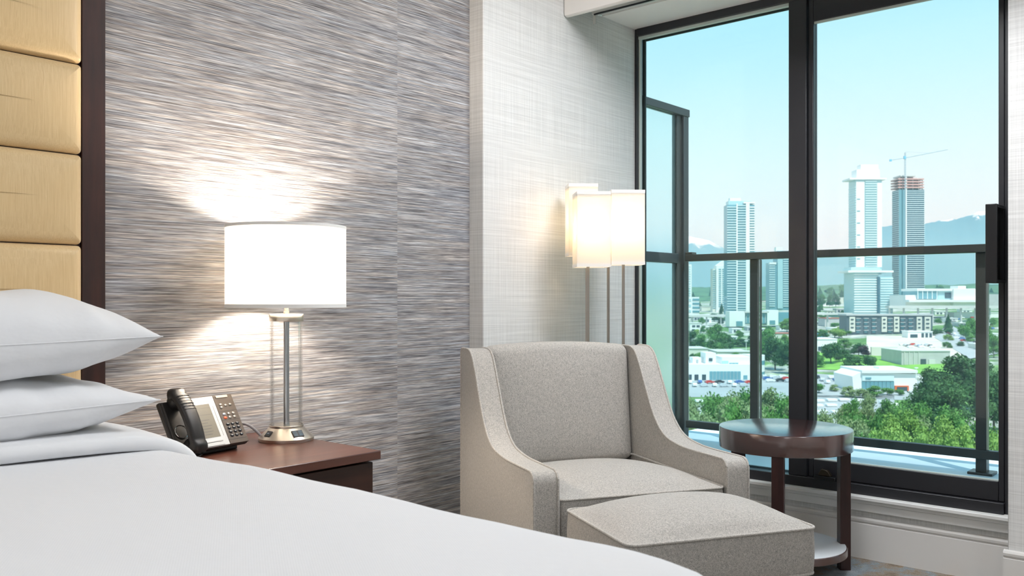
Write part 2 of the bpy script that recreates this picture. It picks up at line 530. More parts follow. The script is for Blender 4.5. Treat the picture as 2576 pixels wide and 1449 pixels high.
# baseboard under the window: tall board, groove, rounded cap
prof = [(3.664, 0.0), (3.650, 0.0), (3.650, 0.139), (3.655, 0.142), (3.655, 0.146), (3.649, 0.149), (3.648, 0.158), (3.652, 0.165), (3.664, 0.168)]
struct(MB().prism([(p[0], p[1]) for p in prof], YP, YC, 'y'), 'baseboard_window', 'paint_trim', 'tall cream baseboard under the window', smooth=30)
prof2 = [(p[0] - 3.664 + XP, p[1]) for p in prof]
struct(MB().prism(prof2, YR, YP + 0.012, 'y'), 'baseboard_right', 'paint_trim', 'cream baseboard on the right hand pier', smooth=30)
prof3 = [(p[0] - 3.664 + YC, p[1]) for p in prof]
struct(MB().prism(prof3, XC - 0.012, 3.65, 'x'), 'baseboard_column', 'paint_trim', 'cream baseboard along the column wall', smooth=30)
prof4 = [(p[0] - 3.664 + YB, p[1]) for p in prof]
struct(MB().prism(prof4, XL, XC - 0.012, 'x'), 'baseboard_back', 'paint_trim', 'cream baseboard along the bed wall', smooth=30)

# window stool and apron
ts = thing('trim_1', (3.66, 1.57, 0.19), 0, 'pale grey stepped window sill below the black frame', None, kind='structure')
MB().box(3.618, 3.70, YP, YC, 0.240, 0.2555).build('sill_board', 'paint_white', ts, bevel=0.003, world=True)
MB().box(3.632, 3.664, YP, YC, 0.226, 0.240).build('sill_nosing', 'paint_white', ts, bevel=0.002, world=True)
MB().box(3.640, 3.664, YP, YC, 0.192, 0.226).build('sill_apron', 'paint_white', ts, bevel=0.003, world=True)

# curtain valance and track at the head of the window
v_ = [(3.105, 2.60), (3.105, 2.296), (3.108, 2.287), (3.115, 2.283), (3.130, 2.283), (3.137, 2.287), (3.140, 2.296), (3.140, 2.60)]
struct(MB().prism(v_, YR + 0.01, YC - 0.004, 'y'), 'trim_2', 'paint_valance', 'white curtain valance board at the ceiling', smooth=40)
tr = thing('curtain_track', (3.29, 1.5, 2.32), 0, 'slim grey curtain track behind the white valance', 'curtain track')
MB().box(3.272, 3.310, YP, YC - 0.03, 2.325, 2.61).build('track_fascia', 'track_grey', tr, bevel=0.002, world=True)
MB().box(3.268, 3.276, YP, YC - 0.045, 2.3195, 2.325).build('track_rail', 'frame_black', tr, world=True)
MB().box(3.277, 3.282, YC - 0.05, YC - 0.034, 2.282, 2.325).build('draw_clip', 'track_grey', tr, world=True)
MB().box(3.270, 3.290, YC - 0.075, YC - 0.05, 2.314, 2.322).build('end_stop', 'chrome', tr, bevel=0.002, world=True)

# ---- the window: fixed light on the left, sliding sash on the right
wn = thing('window_1', (XW, 1.57, 0.2555), 0, 'black framed sliding window with city view', None, kind='structure')
def wp(mb, name, mat, bevel=0.0025, parent=wn, smooth=None): return mb.build(name, mat, parent, bevel=bevel, world=True, smooth=smooth)
wp(MB().box(3.668, 3.716, 2.386, YC, 0.2555, 2.354), 'frame_jamb', 'frame_black')
wp(MB().box(3.668, 3.716, YP, 0.790, 0.2555, 2.354), 'frame_jamb', 'frame_black')
wp(MB().box(3.664, 3.716, 0.790, 2.386, 2.318, 2.354), 'frame_head', 'frame_black')
wp(MB().box(3.680, 3.700, 1.614, 2.386, 2.306, 2.318), 'glazing_bead', 'gasket_pale', 0)
wp(MB().box(3.684, 3.700, 2.379, 2.386, 0.31, 2.306), 'glazing_bead', 'gasket_pale', 0)
wp(MB().box(3.652, 3.762, 0.790, 2.386, 0.2555, 0.297), 'frame_sill', 'frame_black')
wp(MB().box(3.713, 3.722, 2.366, 2.386, 0.297, 2.318), 'outer_stop', 'frame_outer')
wp(MB().box(3.713, 3.722, 0.790, 2.366, 2.300, 2.318), 'outer_stop', 'frame_outer')
wp(MB().box(3.713, 3.722, 0.790, 2.366, 0.297, 0.303), 'outer_stop', 'frame_outer')
wp(MB().box(3.660, 3.716, 1.537, 1.616, 0.297, 2.318), 'mullion', 'frame_black')
wp(MB().box(3.700, 3.712, 1.616, 2.386, 0.300, 2.318), 'fixed_pane', 'pane_tinted', 0)
sash = MB().box(3.672, 3.715, 1.512, 1.534, 0.299, 2.316)
sash_o = wp(sash, 'sash_stile', 'frame_black')
wp(MB().box(3.674, 3.715, 0.792, 0.812, 0.299, 2.316), 'sash_stile', 'frame_black')
wp(MB().box(3.672, 3.715, 0.812, 1.512, 2.215, 2.316), 'sash_rail', 'frame_black')
wp(MB().box(3.672, 3.715, 0.812, 1.512, 0.299, 0.372), 'sash_rail', 'frame_black')
wp(MB().box(3.680, 3.690, 0.812, 1.512, 2.206, 2.215), 'sash_bead', 'gasket_pale', 0)
wp(MB().box(3.680, 3.690, 0.812, 1.512, 0.372, 0.377), 'sash_bead', 'gasket_pale', 0)
wp(MB().box(3.690, 3.702, 0.812, 1.512, 0.372, 2.215), 'sash_pane', 'pane_clear', 0)
# deep box pull handle
hd = wp(MB().box(3.545, 3.556, 0.788, 0.826, 1.104, 1.388), 'pull_handle', 'handle_black', 0.002)
KH = hd
for q, (a, b2) in enumerate(((1.104, 1.116), (1.376, 1.388))):
    MB().box(3.556 - XW, 3.672 - XW, 0.788 - 1.57, 0.826 - 1.57, a - 0.2555, b2 - 0.2555).build('handle_arm', 'handle_black', hd, bevel=0.002)
MB().box(3.556 - XW, 3.672 - XW, 0.806 - 1.57, 0.812 - 1.57, 1.116 - 0.2555, 1.376 - 0.2555).build('handle_web', 'handle_black', hd)
# sash lock at the foot of the sliding sash
lk = wp(MB().box(3.632, 3.672, 1.405, 1.495, 0.299, 0.313), 'sash_lock', 'handle_black', 0.003)
MB().prism([(1.425 - 1.57, 0.0575), (1.436 - 1.57, 0.076), (1.446 - 1.57, 0.083), (1.468 - 1.57, 0.085), (1.482 - 1.57, 0.0575)], 3.640 - XW, 3.662 - XW, 'x').build('lock_lever', 'bronze_dark', lk, bevel=0.003)
MB().box(3.763, 3.90, YP, 2.49, 0.235, 0.2845).build('trim_3', 'outer_sill', kind='structure', label='pale outer sill ledge outside the window', bevel=0.004)

# ---- balcony
struct(MB().box(3.85, 5.02, -1.6, 2.80, 0.02, 0.232), 'floor_balcony', 'balcony_membrane', 'pale blue grey balcony floor outside the window')
struct(MB().box(3.851, 3.88, -1.6, YP, 0.232, 3.0).box(3.701, 3.852, 2.50, 3.4, 0.232, 3.0), 'wall_facade', 'outer_wall', 'outer facade wall either side of the window')
rl = thing('balcony_railing', (4.56, 1.2, 0.232), 0, 'dark metal balcony railing with clear glass panels', 'railing')
RY0, RY1 = -1.5, 2.625
MB().box(4.535, 4.600, RY0, RY1, 1.262, 1.300).build('top_rail', 'frame_rail', rl, bevel=0.003, world=True)
MB().box(4.545, 4.585, RY0, RY1, 0.305, 0.346).build('bottom_rail', 'frame_rail', rl, bevel=0.003, world=True)
for y0 in (2.187, 1.057, -0.10):
    po = MB().box(4.555, 4.610, y0, y0 + 0.046, 0.232, 1.262).build('post', 'frame_rail', rl, bevel=0.003, world=True)
    MB().box(4.53 - 4.56, 4.635 - 4.56, y0 - 0.03 - 1.2, y0 + 0.076 - 1.2, 0.0, 0.012).build('foot_plate', 'frame_rail', po, bevel=0.003)
for a, b2 in ((2.240, 2.615), (1.110, 2.180), (-0.048, 1.050), (-1.48, -0.106)):
    MB().box(4.561, 4.569, a, b2, 0.346, 1.262).build('glass_panel', 'rail_glass', rl, world=True)
sc_ = thing('privacy_screen', (4.2, 2.65, 0.232), 0, 'tall frosted glass privacy screen at the balcony end', 'screen')
MB().box(3.86, 4.612, 2.636, 2.690, 2.103, 2.146).build('top_rail', 'frame_outer', sc_, bevel=0.003, world=True)
MB().box(3.86, 4.50, 2.645, 2.690, 1.250, 1.306).build('middle_rail', 'frame_outer', sc_, bevel=0.003, world=True)
MB().box(3.86, 4.50, 2.645, 2.690, 0.240, 0.290).build('bottom_rail', 'frame_outer', sc_, bevel=0.003, world=True)
MB().box(4.552, 4.606, 2.640, 2.695, 0.232, 2.103).build('post', 'frame_outer', sc_, bevel=0.003, world=True)
MB().box(4.498, 4.552, 2.655, 2.690, 0.232, 2.103).build('post', 'frame_rail', sc_, bevel=0.003, world=True)
MB().box(3.86, 3.90, 2.645, 2.690, 0.232, 2.103).build('post', 'frame_outer', sc_, bevel=0.003, world=True)
MB().box(3.90, 4.498, 2.664, 2.672, 1.306, 2.103).build('frosted_pane', 'frosted_glass', sc_, world=True)
MB().box(3.90, 4.498, 2.664, 2.672, 0.290, 1.250).build('frosted_pane', 'frosted_glass', sc_, world=True)
MB().box(4.57, 4.625, 2.60, 2.66, 1.302, 1.316).build('rail_bracket', 'frame_rail', sc_, bevel=0.003, world=True)

# ------------------------------------------------------------------ added fill lights, unseen, at the ceiling (above and behind the camera)
for x, y, cr_, lb in ((2.60, 1.05, 0.47, 'added unseen round fill light above the armchair'), (-0.2, 0.9, 0.27, 'added unseen round fill light above the bed'), (-1.9, -1.3, 0.30, 'added unseen round fill light nearest the left wall'), (1.2, -1.5, 0.30, 'added unseen round fill light behind the foot of the bed')):
    c_ = thing('added_fill_light', (x, y, ZC), 0, lb, 'fill light', 'added fill lights')
    MB().lathe([(cr_, 0.0), (cr_, -0.055), (cr_ - 0.015, -0.06), (cr_ - 0.015, -0.0005)], 40, cap=False).build('rim', 'brushed_nickel', c_, smooth=40)
    MB().lathe([(cr_ - 0.016, -0.02), (cr_ - 0.016, -0.05), (cr_ * 0.75, -0.058), (0.05, -0.060)], 40).build('diffuser', 'fill_diffuser', c_, smooth=60)

# ------------------------------------------------------------------ headboard
hb = thing('headboard', (0.08, 2.44, 0.0), 0, 'gold silk channelled headboard in a dark wood frame', 'headboard')
for x0, x1 in ((1.047, 1.110), (-0.95, -0.887)):
    MB().box(x0, x1, 2.428, YB - 0.001, 0.02, 2.24).build('stile', 'wood_headboard', hb, bevel=0.002, world=True)
MB().box(-0.887, 1.047, 2.428, YB - 0.001, 2.17, 2.24).build('top_rail', 'wood_headboard', hb, bevel=0.002, world=True)
MB().box(-0.887, 1.047, 2.440, YB - 0.001, 0.1, 2.17).build('back_board', 'wood_headboard', hb, world=True)
zs = [0.46, 0.70, 0.951, 1.191, 1.4315, 1.672, 1.912, 2.168]
for i in range(len(zs) - 1):
    mb = MB()
    puff(mb, -0.885, 1.046, zs[i] + 0.001, zs[i + 1] - 0.001, 0.0, 0.030, er=0.028, crown=0.016, R0=0.012, br=0.002, inner=6)
    mb.xf(lambda x, y, z: (x, 2.440 - z, y))
    mb.f = [q[::-1] for q in mb.f]
    mb.build('channel_cushion', 'gold_silk', hb, smooth=60, world=True)

# ------------------------------------------------------------------ bed
BX0, BX1, BY0, BY1 = -0.90, 1.075, 0.33, 2.385
bed = thing('bed', (0.085, 1.4, 0), 0, 'wide bed base and mattress under the white duvet', 'bed')
MB().box(BX0 + 0.06, BX1 - 0.06, BY0 + 0.06, BY1 - 0.03, 0.10, 0.36).build('base', 'wood_headboard', bed, bevel=0.01, world=True)
mb = MB(); puff(mb, BX0 + 0.04, BX1 - 0.04, BY0 + 0.04, BY1 - 0.02, 0.36, 0.66, er=0.05, crown=0.01, R0=0.1)
mb.build('mattress', 'mattress_white', bed, smooth=60, world=True)
for x in (BX0 + 0.15, BX1 - 0.15):
    for y in (BY0 + 0.15, BY1 - 0.15):
        MB().box(x - 0.03, x + 0.03, y - 0.03, y + 0.03, 0.0, 0.10).build('leg', 'wood_headboard', bed, world=True)
dv = thing('duvet', (0.085, 1.4, 0.3), 0, 'white duvet with fine diagonal stripe covering the bed', 'duvet')
def duvet_plan(d, z):
    # rounded plan: soft corners at the foot, square at the headboard
    x0, x1, y0, y1 = BX0 + d, BX1 - d, BY0 + d, BY1 - d
    pts = []
    for (cx_, cy_, rad, a0) in ((x1, y1, max(0.05 - d, 0.002), 0), (x0, y1, max(0.05 - d, 0.002), 90), (x0, y0, max(0.38 - d, 0.002), 180), (x1, y0, max(0.38 - d, 0.002), 270)):
        ox = cx_ - rad if a0 in (0, 270) else cx_ + rad
        oy = cy_ - rad if a0 in (0, 90) else cy_ + rad
        arc = [(ox + rad * math.cos(R(a0 + 90 * i / 10)), oy + rad * math.sin(R(a0 + 90 * i / 10))) for i in range(11)]
        if pts:
            p0, p1 = pts[-1], arc[0]
            pts += [(p0[0] + (p1[0] - p0[0]) * i / 24, p0[1] + (p1[1] - p0[1]) * i / 24, z) for i in range(1, 24)]
        pts += [(p[0], p[1], z) for p in arc]
    p0, p1 = pts[-1], pts[0]
    pts += [(p0[0] + (p1[0] - p0[0]) * i / 24, p0[1] + (p1[1] - p0[1]) * i / 24, z) for i in range(1, 24)]
    return pts
rs = []
def dring(d, z): rs.append(duvet_plan(d, z))
for z in (0.22, 0.30, 0.40, 0.50, 0.58, 0.63): dring(0.0 + 0.006 * math.sin(z * 30), z)
for i in range(0, 9):
    a = PI / 2 * i / 8
    dring(0.10 * (1 - math.cos(a)), 0.632 + 0.082 * math.sin(a))
for i in range(1, 15):
    q = i / 14
    dring(0.10 + 0.86 * q, 0.714 + 0.014 * (1 - (1 - q) ** 2))
mb = MB().rings(rs, True, False, True)
mb.v = [(x, y, z + (0.012 * mnoise.noise((x * 2.0, y * 2.0, 0.3)) + 0.003 * mnoise.noise((x * 7.0, y * 7.0, 2.3)) if z > 0.66 else 0)) for x, y, z in mb.v]
mb.build('duvet_cover', 'duvet_white', dv, smooth=80, world=True)
# top of the duvet folded back below the pillows, running over the side edge
path = [(-0.86, 0.716), (-0.5, 0.727), (0.0, 0.729), (0.4, 0.728), (0.7, 0.726), (0.86, 0.722), (0.95, 0.716), (1.00, 0.706), (1.04, 0.688), (1.065, 0.66), (1.078, 0.62), (1.080, 0.55), (1.078, 0.42), (1.076, 0.30)]
path = catmull(path, 5)
rs = []
for i, (x, z) in enumerate(path):
    a = path[max(i - 1, 0)]; c = path[min(i + 1, len(path) - 1)]
    t_ = Vector((c[0] - a[0], c[1] - a[1])).normalized(); nn = Vector((-t_[1], t_[0]))
    wob = 0.022 * mnoise.noise((x * 2.3 + z, 1.7, 0.2)) + 0.010 * mnoise.noise((x * 7, 4.1, z * 7))
    th = 0.034 + 0.008 * mnoise.noise((x * 4.0, 9.0, z * 3))
    y0 = 1.905 + wob; y1 = 2.36
    ring = []
    for k in range(9):                       # rolled front lip
        q = -PI / 2 - PI * k / 8
        ring.append((y0 + th / 2 + th / 2 * math.cos(q) * 1.0, th / 2 + th / 2 * math.sin(q)))
    ring = [(y0 + th / 2 - th / 2 * math.sin(PI * k / 8), th / 2 - th / 2 * math.cos(PI * k / 8)) for k in range(9)]
    ring += [(y0 + (y1 - y0) * s_, th * (1 + 0.25 * math.sin(s_ * PI))) for s_ in (0.2, 0.35, 0.5, 0.65, 0.8, 0.95)]
    ring += [(y1, th * 0.5), (y1, 0.0)]
    rs.append([(x + nn[0] * (h - 0.004), y, z + nn[1] * (h - 0.004)) for y, h in ring])
MB().rings(rs).build('folded_edge', 'sheet_white', dv, smooth=80, world=True)

# ------------------------------------------------------------------ pillows
def pillow(name, cx, cy, zs_, wd, dp, top, bot, label, seed):
    o = thing(name, (cx, cy, zs_ - bot), 0, label, 'pillow', 'stacked white bed pillows')
    nx, ny = 72, 48
    vs = []; idx = {}
    def prof(s, t):
        a = max(0.0, 1 - abs(s) ** 2.6); c = max(0.0, 1 - abs(t) ** 2.2)
        return (a ** 0.56) * (c ** 0.46)
    def P(s, t, sg):
        px = wd / 2 * s * (1 - 0.035 * (1 - t * t) * abs(s) ** 3)
        py = dp / 2 * t * (1 - 0.07 * (1 - s * s) ** 0.5 * abs(t) ** 3)
        h = prof(s, t)
        wr = mnoise.noise((px * 9 + seed, py * 9, seed)) * 0.013 + mnoise.noise((px * 22 + seed, py * 7, seed * 2)) * 0.006 * (abs(t) ** 2 + abs(s) ** 2)
        sag = -0.012 * math.cos(s * 2.4)
        if sg > 0: z = top * h + wr * min(1, h * 2.2)
        else: z = -bot * min(1.0, h * 1.45) - wr * 0.7 * min(1, h * 2.2) * (1 if h < 0.8 else 0.2)
        return (px, py, z + bot + sag * 0.4 * (1 if h < 0.75 else 0.3))
    mb = MB()
    for sg in (1, -1):
        for j in range(ny + 1):
            for i in range(nx + 1):
                s = math.sin((i / nx - 0.5) * PI) * 0.55 + (2 * i / nx - 1) * 0.45
                t_ = math.sin((j / ny - 0.5) * PI) * 0.55 + (2 * j / ny - 1) * 0.45
                key = (i, j) if (i in (0, nx) or j in (0, ny)) else (i, j, sg)
                if key not in idx:
                    idx[key] = len(mb.v); mb.v.append(P(s, t_, sg))
    def g(i, j, sg): return idx[(i, j)] if (i in (0, nx) or j in (0, ny)) else idx[(i, j, sg)]
    for sg in (1, -1):
        for j in range(ny):
            for i in range(nx):
                q = (g(i, j, sg), g(i + 1, j, sg), g(i + 1, j + 1, sg), g(i, j + 1, sg))
                mb.f.append(q if sg > 0 else q[::-1])
    mb.build('pillowcase', 'pillow_white', o, smooth=75)
    # seam line around the case
    edge = [mb.v[g(i, 0, 1)] for i in range(nx + 1)] + [mb.v[g(nx, j, 1)] for j in range(1, ny + 1)] + [mb.v[g(i, ny, 1)] for i in range(nx - 1, -1, -1)] + [mb.v[g(0, j, 1)] for j in range(ny - 1, 0, -1)]
    MB().tube(edge, 0.0013, 5, True).build('seam', 'pillow_white', o, smooth=60)
    return o
pillow('pillow', 0.553, 2.155, 0.817, 0.90, 0.465, 0.068, 0.060, 'white pillow lying flat on the bed, lower of the stack', 1.3)
pillow('pillow', 0.556, 2.150, 0.960, 0.90, 0.465, 0.118, 0.072, 'plump white pillow on top of the stack', 4.1)

# ------------------------------------------------------------------ nightstand
NX0, NX1, NY0, NY1, NZ = 1.125, 1.645, 1.914, 2.472, 0.625
ns = thing('nightstand', ((NX0 + NX1) / 2, (NY0 + NY1) / 2, 0), 0, 'dark wood nightstand beside the bed carrying lamp and phone', 'nightstand')
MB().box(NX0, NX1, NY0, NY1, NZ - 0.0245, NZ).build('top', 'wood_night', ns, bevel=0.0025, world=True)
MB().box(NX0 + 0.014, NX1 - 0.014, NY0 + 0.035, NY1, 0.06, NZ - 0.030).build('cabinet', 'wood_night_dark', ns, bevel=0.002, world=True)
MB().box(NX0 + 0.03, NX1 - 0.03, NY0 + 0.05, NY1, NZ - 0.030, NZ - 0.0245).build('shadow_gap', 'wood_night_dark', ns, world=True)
MB().box(NX0 + 0.04, NX1 - 0.04, NY0 + 0.07, NY1, 0.0, 0.06).build('plinth', 'wood_night_dark', ns, world=True)
for z0, z1 in ((0.34, NZ - 0.032), (0.07, 0.335)):
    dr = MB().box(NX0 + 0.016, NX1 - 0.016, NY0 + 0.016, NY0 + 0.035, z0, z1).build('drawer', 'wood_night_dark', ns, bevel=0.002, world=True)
    L = ns.location
    MB().tube([(1.30 - L[0], NY0 + 0.016 - L[1], (z0 + z1) / 2), (1.30 - L[0], NY0 - 0.008 - L[1], (z0 + z1) / 2), (1.47 - L[0], NY0 - 0.008 - L[1], (z0 + z1) / 2), (1.47 - L[0], NY0 + 0.016 - L[1], (z0 + z1) / 2)], 0.005, 8).build('handle', 'pole_nickel', dr, smooth=60)

# ------------------------------------------------------------------ bedside lamp
lp = thing('table_lamp', (1.580, 2.270, NZ), 0, 'lit table lamp with white drum shade and clear glass column', 'lamp')
base = MB().lathe([(0.080, 0.0), (0.081, 0.002), (0.081, 0.0095), (0.0785, 0.0125), (0.0525, 0.038), (0.050, 0.040)], 48).build('base', 'brushed_nickel', lp, smooth=35)
MB().lathe([(0.0495, 0.040), (0.0505, 0.041), (0.0505, 0.046), (0.0495, 0.047)], 48).build('base_collar', 'brushed_nickel', lp, smooth=35)
MB().lathe([(0.0085, 0.045), (0.0085, 0.356)], 20).build('rod', 'steel_rod', lp, smooth=60)
MB().lathe([(0.0480, 0.047), (0.0480, 0.357), (0.0445, 0.357), (0.0445, 0.047), (0.0480, 0.047)], 48, cap=False).build('glass_column', 'lamp_glass', lp, smooth=60)
MB().lathe([(0.0495, 0.3555), (0.0505, 0.357), (0.0505, 0.3765), (0.0495, 0.378)], 48).build('cap', 'brushed_nickel', lp, smooth=35)
MB().lathe([(0.0085, 0.378), (0.0085, 0.386), (0.0070, 0.387), (0.0070, 0.44), (0.016, 0.442), (0.016, 0.475), (0.012, 0.478)], 24).build('socket', 'brushed_nickel', lp, smooth=40)
MB().lathe([(0.012, 0.478), (0.018, 0.495), (0.030, 0.52), (0.033, 0.54), (0.028, 0.56), (0.014, 0.572), (0.002, 0.575)], 24).build('bulb', 'bulb_bedside', lp, smooth=60)
ZS0, ZS1, RS = 0.3975, 0.640, 0.1765
sh = MB().lathe([(RS, ZS0), (RS, ZS1), (RS - 0.002, ZS1), (RS - 0.002, ZS0), (RS, ZS0)], 72, cap=False).build('shade', 'shade_drum', lp, smooth=50)
for z0, z1 in ((ZS0 - 0.0005, ZS0 + 0.010), (ZS1 - 0.008, ZS1 + 0.0005)):
    MB().lathe([(RS + 0.0006, z0), (RS + 0.0006, z1), (RS - 0.0026, z1), (RS - 0.0026, z0), (RS + 0.0006, z0)], 72, cap=False).build('hem', 'shade_hem', sh, smooth=50)
for k in range(3):
    a = k * 2 * PI / 3 + 0.3
    MB().tube([(0.014 * math.cos(a), 0.014 * math.sin(a), 0.47), ((RS - 0.004) * math.cos(a), (RS - 0.004) * math.sin(a), 0.60)], 0.0016, 6).build('spider_arm', 'pole_nickel', lp, smooth=60)
# outlets set in the sloping base
def outlet(name, az, wdt, hgt, kind):
    ca, sa = math.cos(az), math.sin(az)
    er_, ez = -0.714, 0.700            # up the slope (radial, vertical)
    nr, nz_ = 0.700, 0.714
    c0 = (0.0655, 0.0255)
    def F(a, b_, n_):
        r_ = c0[0] + er_ * b_ + nr * n_; z_ = c0[1] + ez * b_ + nz_ * n_
        return (r_ * ca - a * sa, r_ * sa + a * ca, z_)
    mb = MB().box(-wdt / 2, wdt / 2, -hgt / 2, hgt / 2, -0.004, 0.0018).xf(F)
    pt = mb.build(name, 'black_plastic', lp, bevel=0.0006)
    if kind == 2:
        for q in (-0.0085, 0.0085):
            MB().box(q - 0.006, q + 0.006, -0.009, 0.009, 0.0016, 0.0024).xf(F).build('socket_face', 'socket_blue', pt, bevel=0.0004)
            for e2 in (-0.0022, 0.0022):
                MB().box(q + e2 - 0.0006, q + e2 + 0.0006, -0.002, 0.005, 0.0022, 0.0027).xf(F).build('socket_slot', 'black_plastic', pt)
    else:
        MB().box(-0.006, 0.006, -0.003, 0.003, 0.0016, 0.0026).xf(F).build('usb_slot', 'socket_blue', pt)
        MB().box(-0.003, 0.003, 0.0005, 0.0014, 0.0025, 0.0030).xf(F).build('slot_mark', 'mark_white', pt)
view_az = math.atan2(-2.27, -1.58)
outlet('power_outlet', view_az + 0.52, 0.034, 0.023, 2)
outlet('usb_outlet', view_az - 0.88, 0.022, 0.020, 1)
# power cord looping to the wall
MB().tube(catmull([(-0.055, 0.045, 0.012), (-0.085, 0.06, 0.045), (-0.105, 0.085, 0.052), (-0.122, 0.11, 0.036), (-0.128, 0.13, 0.010), (-0.126, 0.15, 0.005), (-0.12, 0.18, 0.005)], 6), 0.0042, 8).build('power_cord', 'cord_grey', lp, smooth=60)

# ------------------------------------------------------------------ desk phone
PH_A = R(10)
ph = thing('desk_phone', (1.257, 2.189, NZ), PH_A, 'black and silver desk phone with screen on the nightstand', 'phone')
TI = R(60)
ct, st = math.cos(TI), math.sin(TI)
def FC(a, b_, n_):      # face coordinates: right, up the slope, out of the face
    return (a, b_ * ct - n_ * st, 0.020 + b_ * st + n_ * ct)
LB = 0.152
WP = 0.166
def face(a0, a1, b0, b1, n0, n1, name, mat, bevel=0.0, parent=None):
    return MB().box(a0, a1, b0, b1, n0, n1).xf(FC).build(name, mat, parent or ph, bevel=bevel)
# stand
MB().prism([(0.030, 0.0), (0.135, 0.0), (0.100, 0.105), (0.060, 0.070), (0.030, 0.022)], 0.0, 0.150, 'x').build('stand', 'phone_black', ph, bevel=0.003)
face(-0.075, WP, 0.0, LB, -0.020, -0.004, 'body', 'phone_black', 0.005)
bz = face(0.0, 0.098, 0.002, LB - 0.002, -0.004, 0.0015, 'bezel', 'phone_silver', 0.0015)
face(0.0985, WP - 0.001, 0.002, LB - 0.001, -0.004, 0.001, 'keypad_panel', 'phone_bronze', 0.0015)
scn = face(0.020, 0.076, 0.029, 0.128, 0.0010, 0.0020, 'screen', 'phone_screen')
for k, (b_, a1) in enumerate(((0.038, 0.052), (0.0465, 0.058), (0.055, 0.056), (0.0635, 0.060), (0.072, 0.050), (0.0805, 0.058))):
    face(0.027, a1, b_, b_ + 0.0017, 0.0020, 0.0022, 'text_line', 'phone_text', 0, scn)
face(0.021, 0.075, 0.0965, 0.0972, 0.0020, 0.0022, 'screen_rule', 'phone_text', 0, scn)
face(0.021, 0.075, 0.1165, 0.1170, 0.0020, 0.0022, 'screen_rule', 'phone_text', 0, scn)
face(0.014, 0.078, 0.136, 0.147, 0.0012, 0.0018, 'brand_plate', 'phone_silver', 0.0005)
face(0.018, 0.036, 0.140, 0.1425, 0.0018, 0.0020, 'brand_mark', 'key_metal')
face(0.016, 0.080, 0.004, 0.0135, 0.0012, 0.0030, 'page_bar', 'phone_silver', 0.001)
face(0.018, 0.078, 0.015, 0.021, 0.0012, 0.0036, 'soft_key_bar', 'phone_silver', 0.001)
face(0.086, 0.0868, 0.03, 0.12, 0.0012, 0.0019, 'bezel_groove', 'key_metal')
for k in range(6):
    MB().box(0.0065, 0.0105, 0.030 + 0.0095 * k, 0.0335 + 0.0095 * k, 0.0012, 0.0030).xf(FC).build('side_key', 'key_dark', ph, bevel=0.0005)
face(0.107, 0.148, LB - 0.011, LB - 0.003, 0.0008, 0.0032, 'message_lamp', 'amber_lamp', 0.001)
def key(a, b_, mat, rx=0.0060, ry=0.0042, h=0.0032, name='key'):
    vs = []
    for (q, z) in ((1.0, 0.0008), (1.0, 0.0016), (0.82, 0.0028), (0.45, h)):
        vs.append([FC(a + rx * q * math.cos(2 * PI * i / 14), b_ + ry * q * math.sin(2 * PI * i / 14), z) for i in range(14)])
    return MB().rings(vs).build(name, mat, ph, smooth=50)
for r_ in range(4):
    for c2 in range(3):
        kk = key(0.1145 + 0.0165 * c2, 0.026 + 0.0115 * r_, 'key_dark', 0.0066, 0.0046, 0.0040, 'dial_key')
        MB().box(0.1145 + 0.0165 * c2 - 0.0018, 0.1145 + 0.0165 * c2 + 0.0018, 0.0262 + 0.0115 * r_, 0.0272 + 0.0115 * r_, 0.0040, 0.0042).xf(FC).build('digit', 'mark_white', kk)
for c2, mt in enumerate(('key_red', 'key_metal', 'key_metal')): key(0.1145 + 0.0165 * c2, 0.0805, mt, name='function_key')
for c2, mt in enumerate(('key_blue', 'key_metal', 'key_metal')): key(0.1145 + 0.0165 * c2, 0.0915, mt, name='function_key')
for a, b_ in ((0.1145, 0.121), (0.1145, 0.1125), (0.131, 0.1175), (0.1475, 0.1185)): key(a, b_, 'key_metal', 0.0056, 0.0038, name='function_key')
for b_ in (0.0730, 0.1000, 0.0145): face(0.100, WP - 0.002, b_, b_ + 0.0008, 0.0008, 0.0012, 'panel_groove', 'phone_black')
# cradle with speaker ring, handset
face(-0.073, -0.004, 0.010, LB - 0.004, -0.0045, 0.004, 'cradle', 'phone_black', 0.003)
MB().tube([FC(-0.045 + 0.019 * math.cos(2 * PI * k / 28), 0.058 + 0.019 * math.sin(2 * PI * k / 28), 0.005) for k in range(28)], 0.0010, 6, True).build('speaker_ring', 'chrome', ph, smooth=60)
MB().lathe([(0.017, 0.004), (0.017, 0.0048), (0.002, 0.0052)], 24, (-0.045, 0.058)).xf(FC).build('speaker_grille', 'phone_black', ph, smooth=30)
spine = catmull([(-0.010, 0.030, 0), (0.008, 0.040, 0), (0.045, 0.048, 0), (0.085, 0.050, 0), (0.125, 0.045, 0), (0.152, 0.034, 0), (0.162, 0.018, 0)], 5)
rs = []
for i, (b_, nn_, _z) in enumerate(spine):
    q = i / (len(spine) - 1)
    a_ = spine[max(i - 1, 0)]; c2 = spine[min(i + 1, len(spine) - 1)]
    tv = Vector((c2[0] - a_[0], c2[1] - a_[1])).normalized(); nv = Vector((-tv[1], tv[0]))
    hw = 0.0235 if 0.16 < q < 0.84 else 0.0255
    if q < 0.05 or q > 0.95: hw = 0.019
    th_ = 0.011 + (0.007 if (q < 0.2 or q > 0.8) else 0.0)
    ring = []
    for k in range(20):
        a = 2 * PI * k / 20
        ca, sa = math.cos(a), math.sin(a)
        px = hw * math.copysign(abs(ca) ** 0.6, ca); pn = th_ * math.copysign(abs(sa) ** 0.75, sa)
        ring.append(FC(-0.034 + px, b_ + nv[0] * pn, nn_ + nv[1] * pn - 0.006))
    rs.append(ring)
hs = MB().rings(rs).build('handset', 'phone_black', ph, smooth=60)
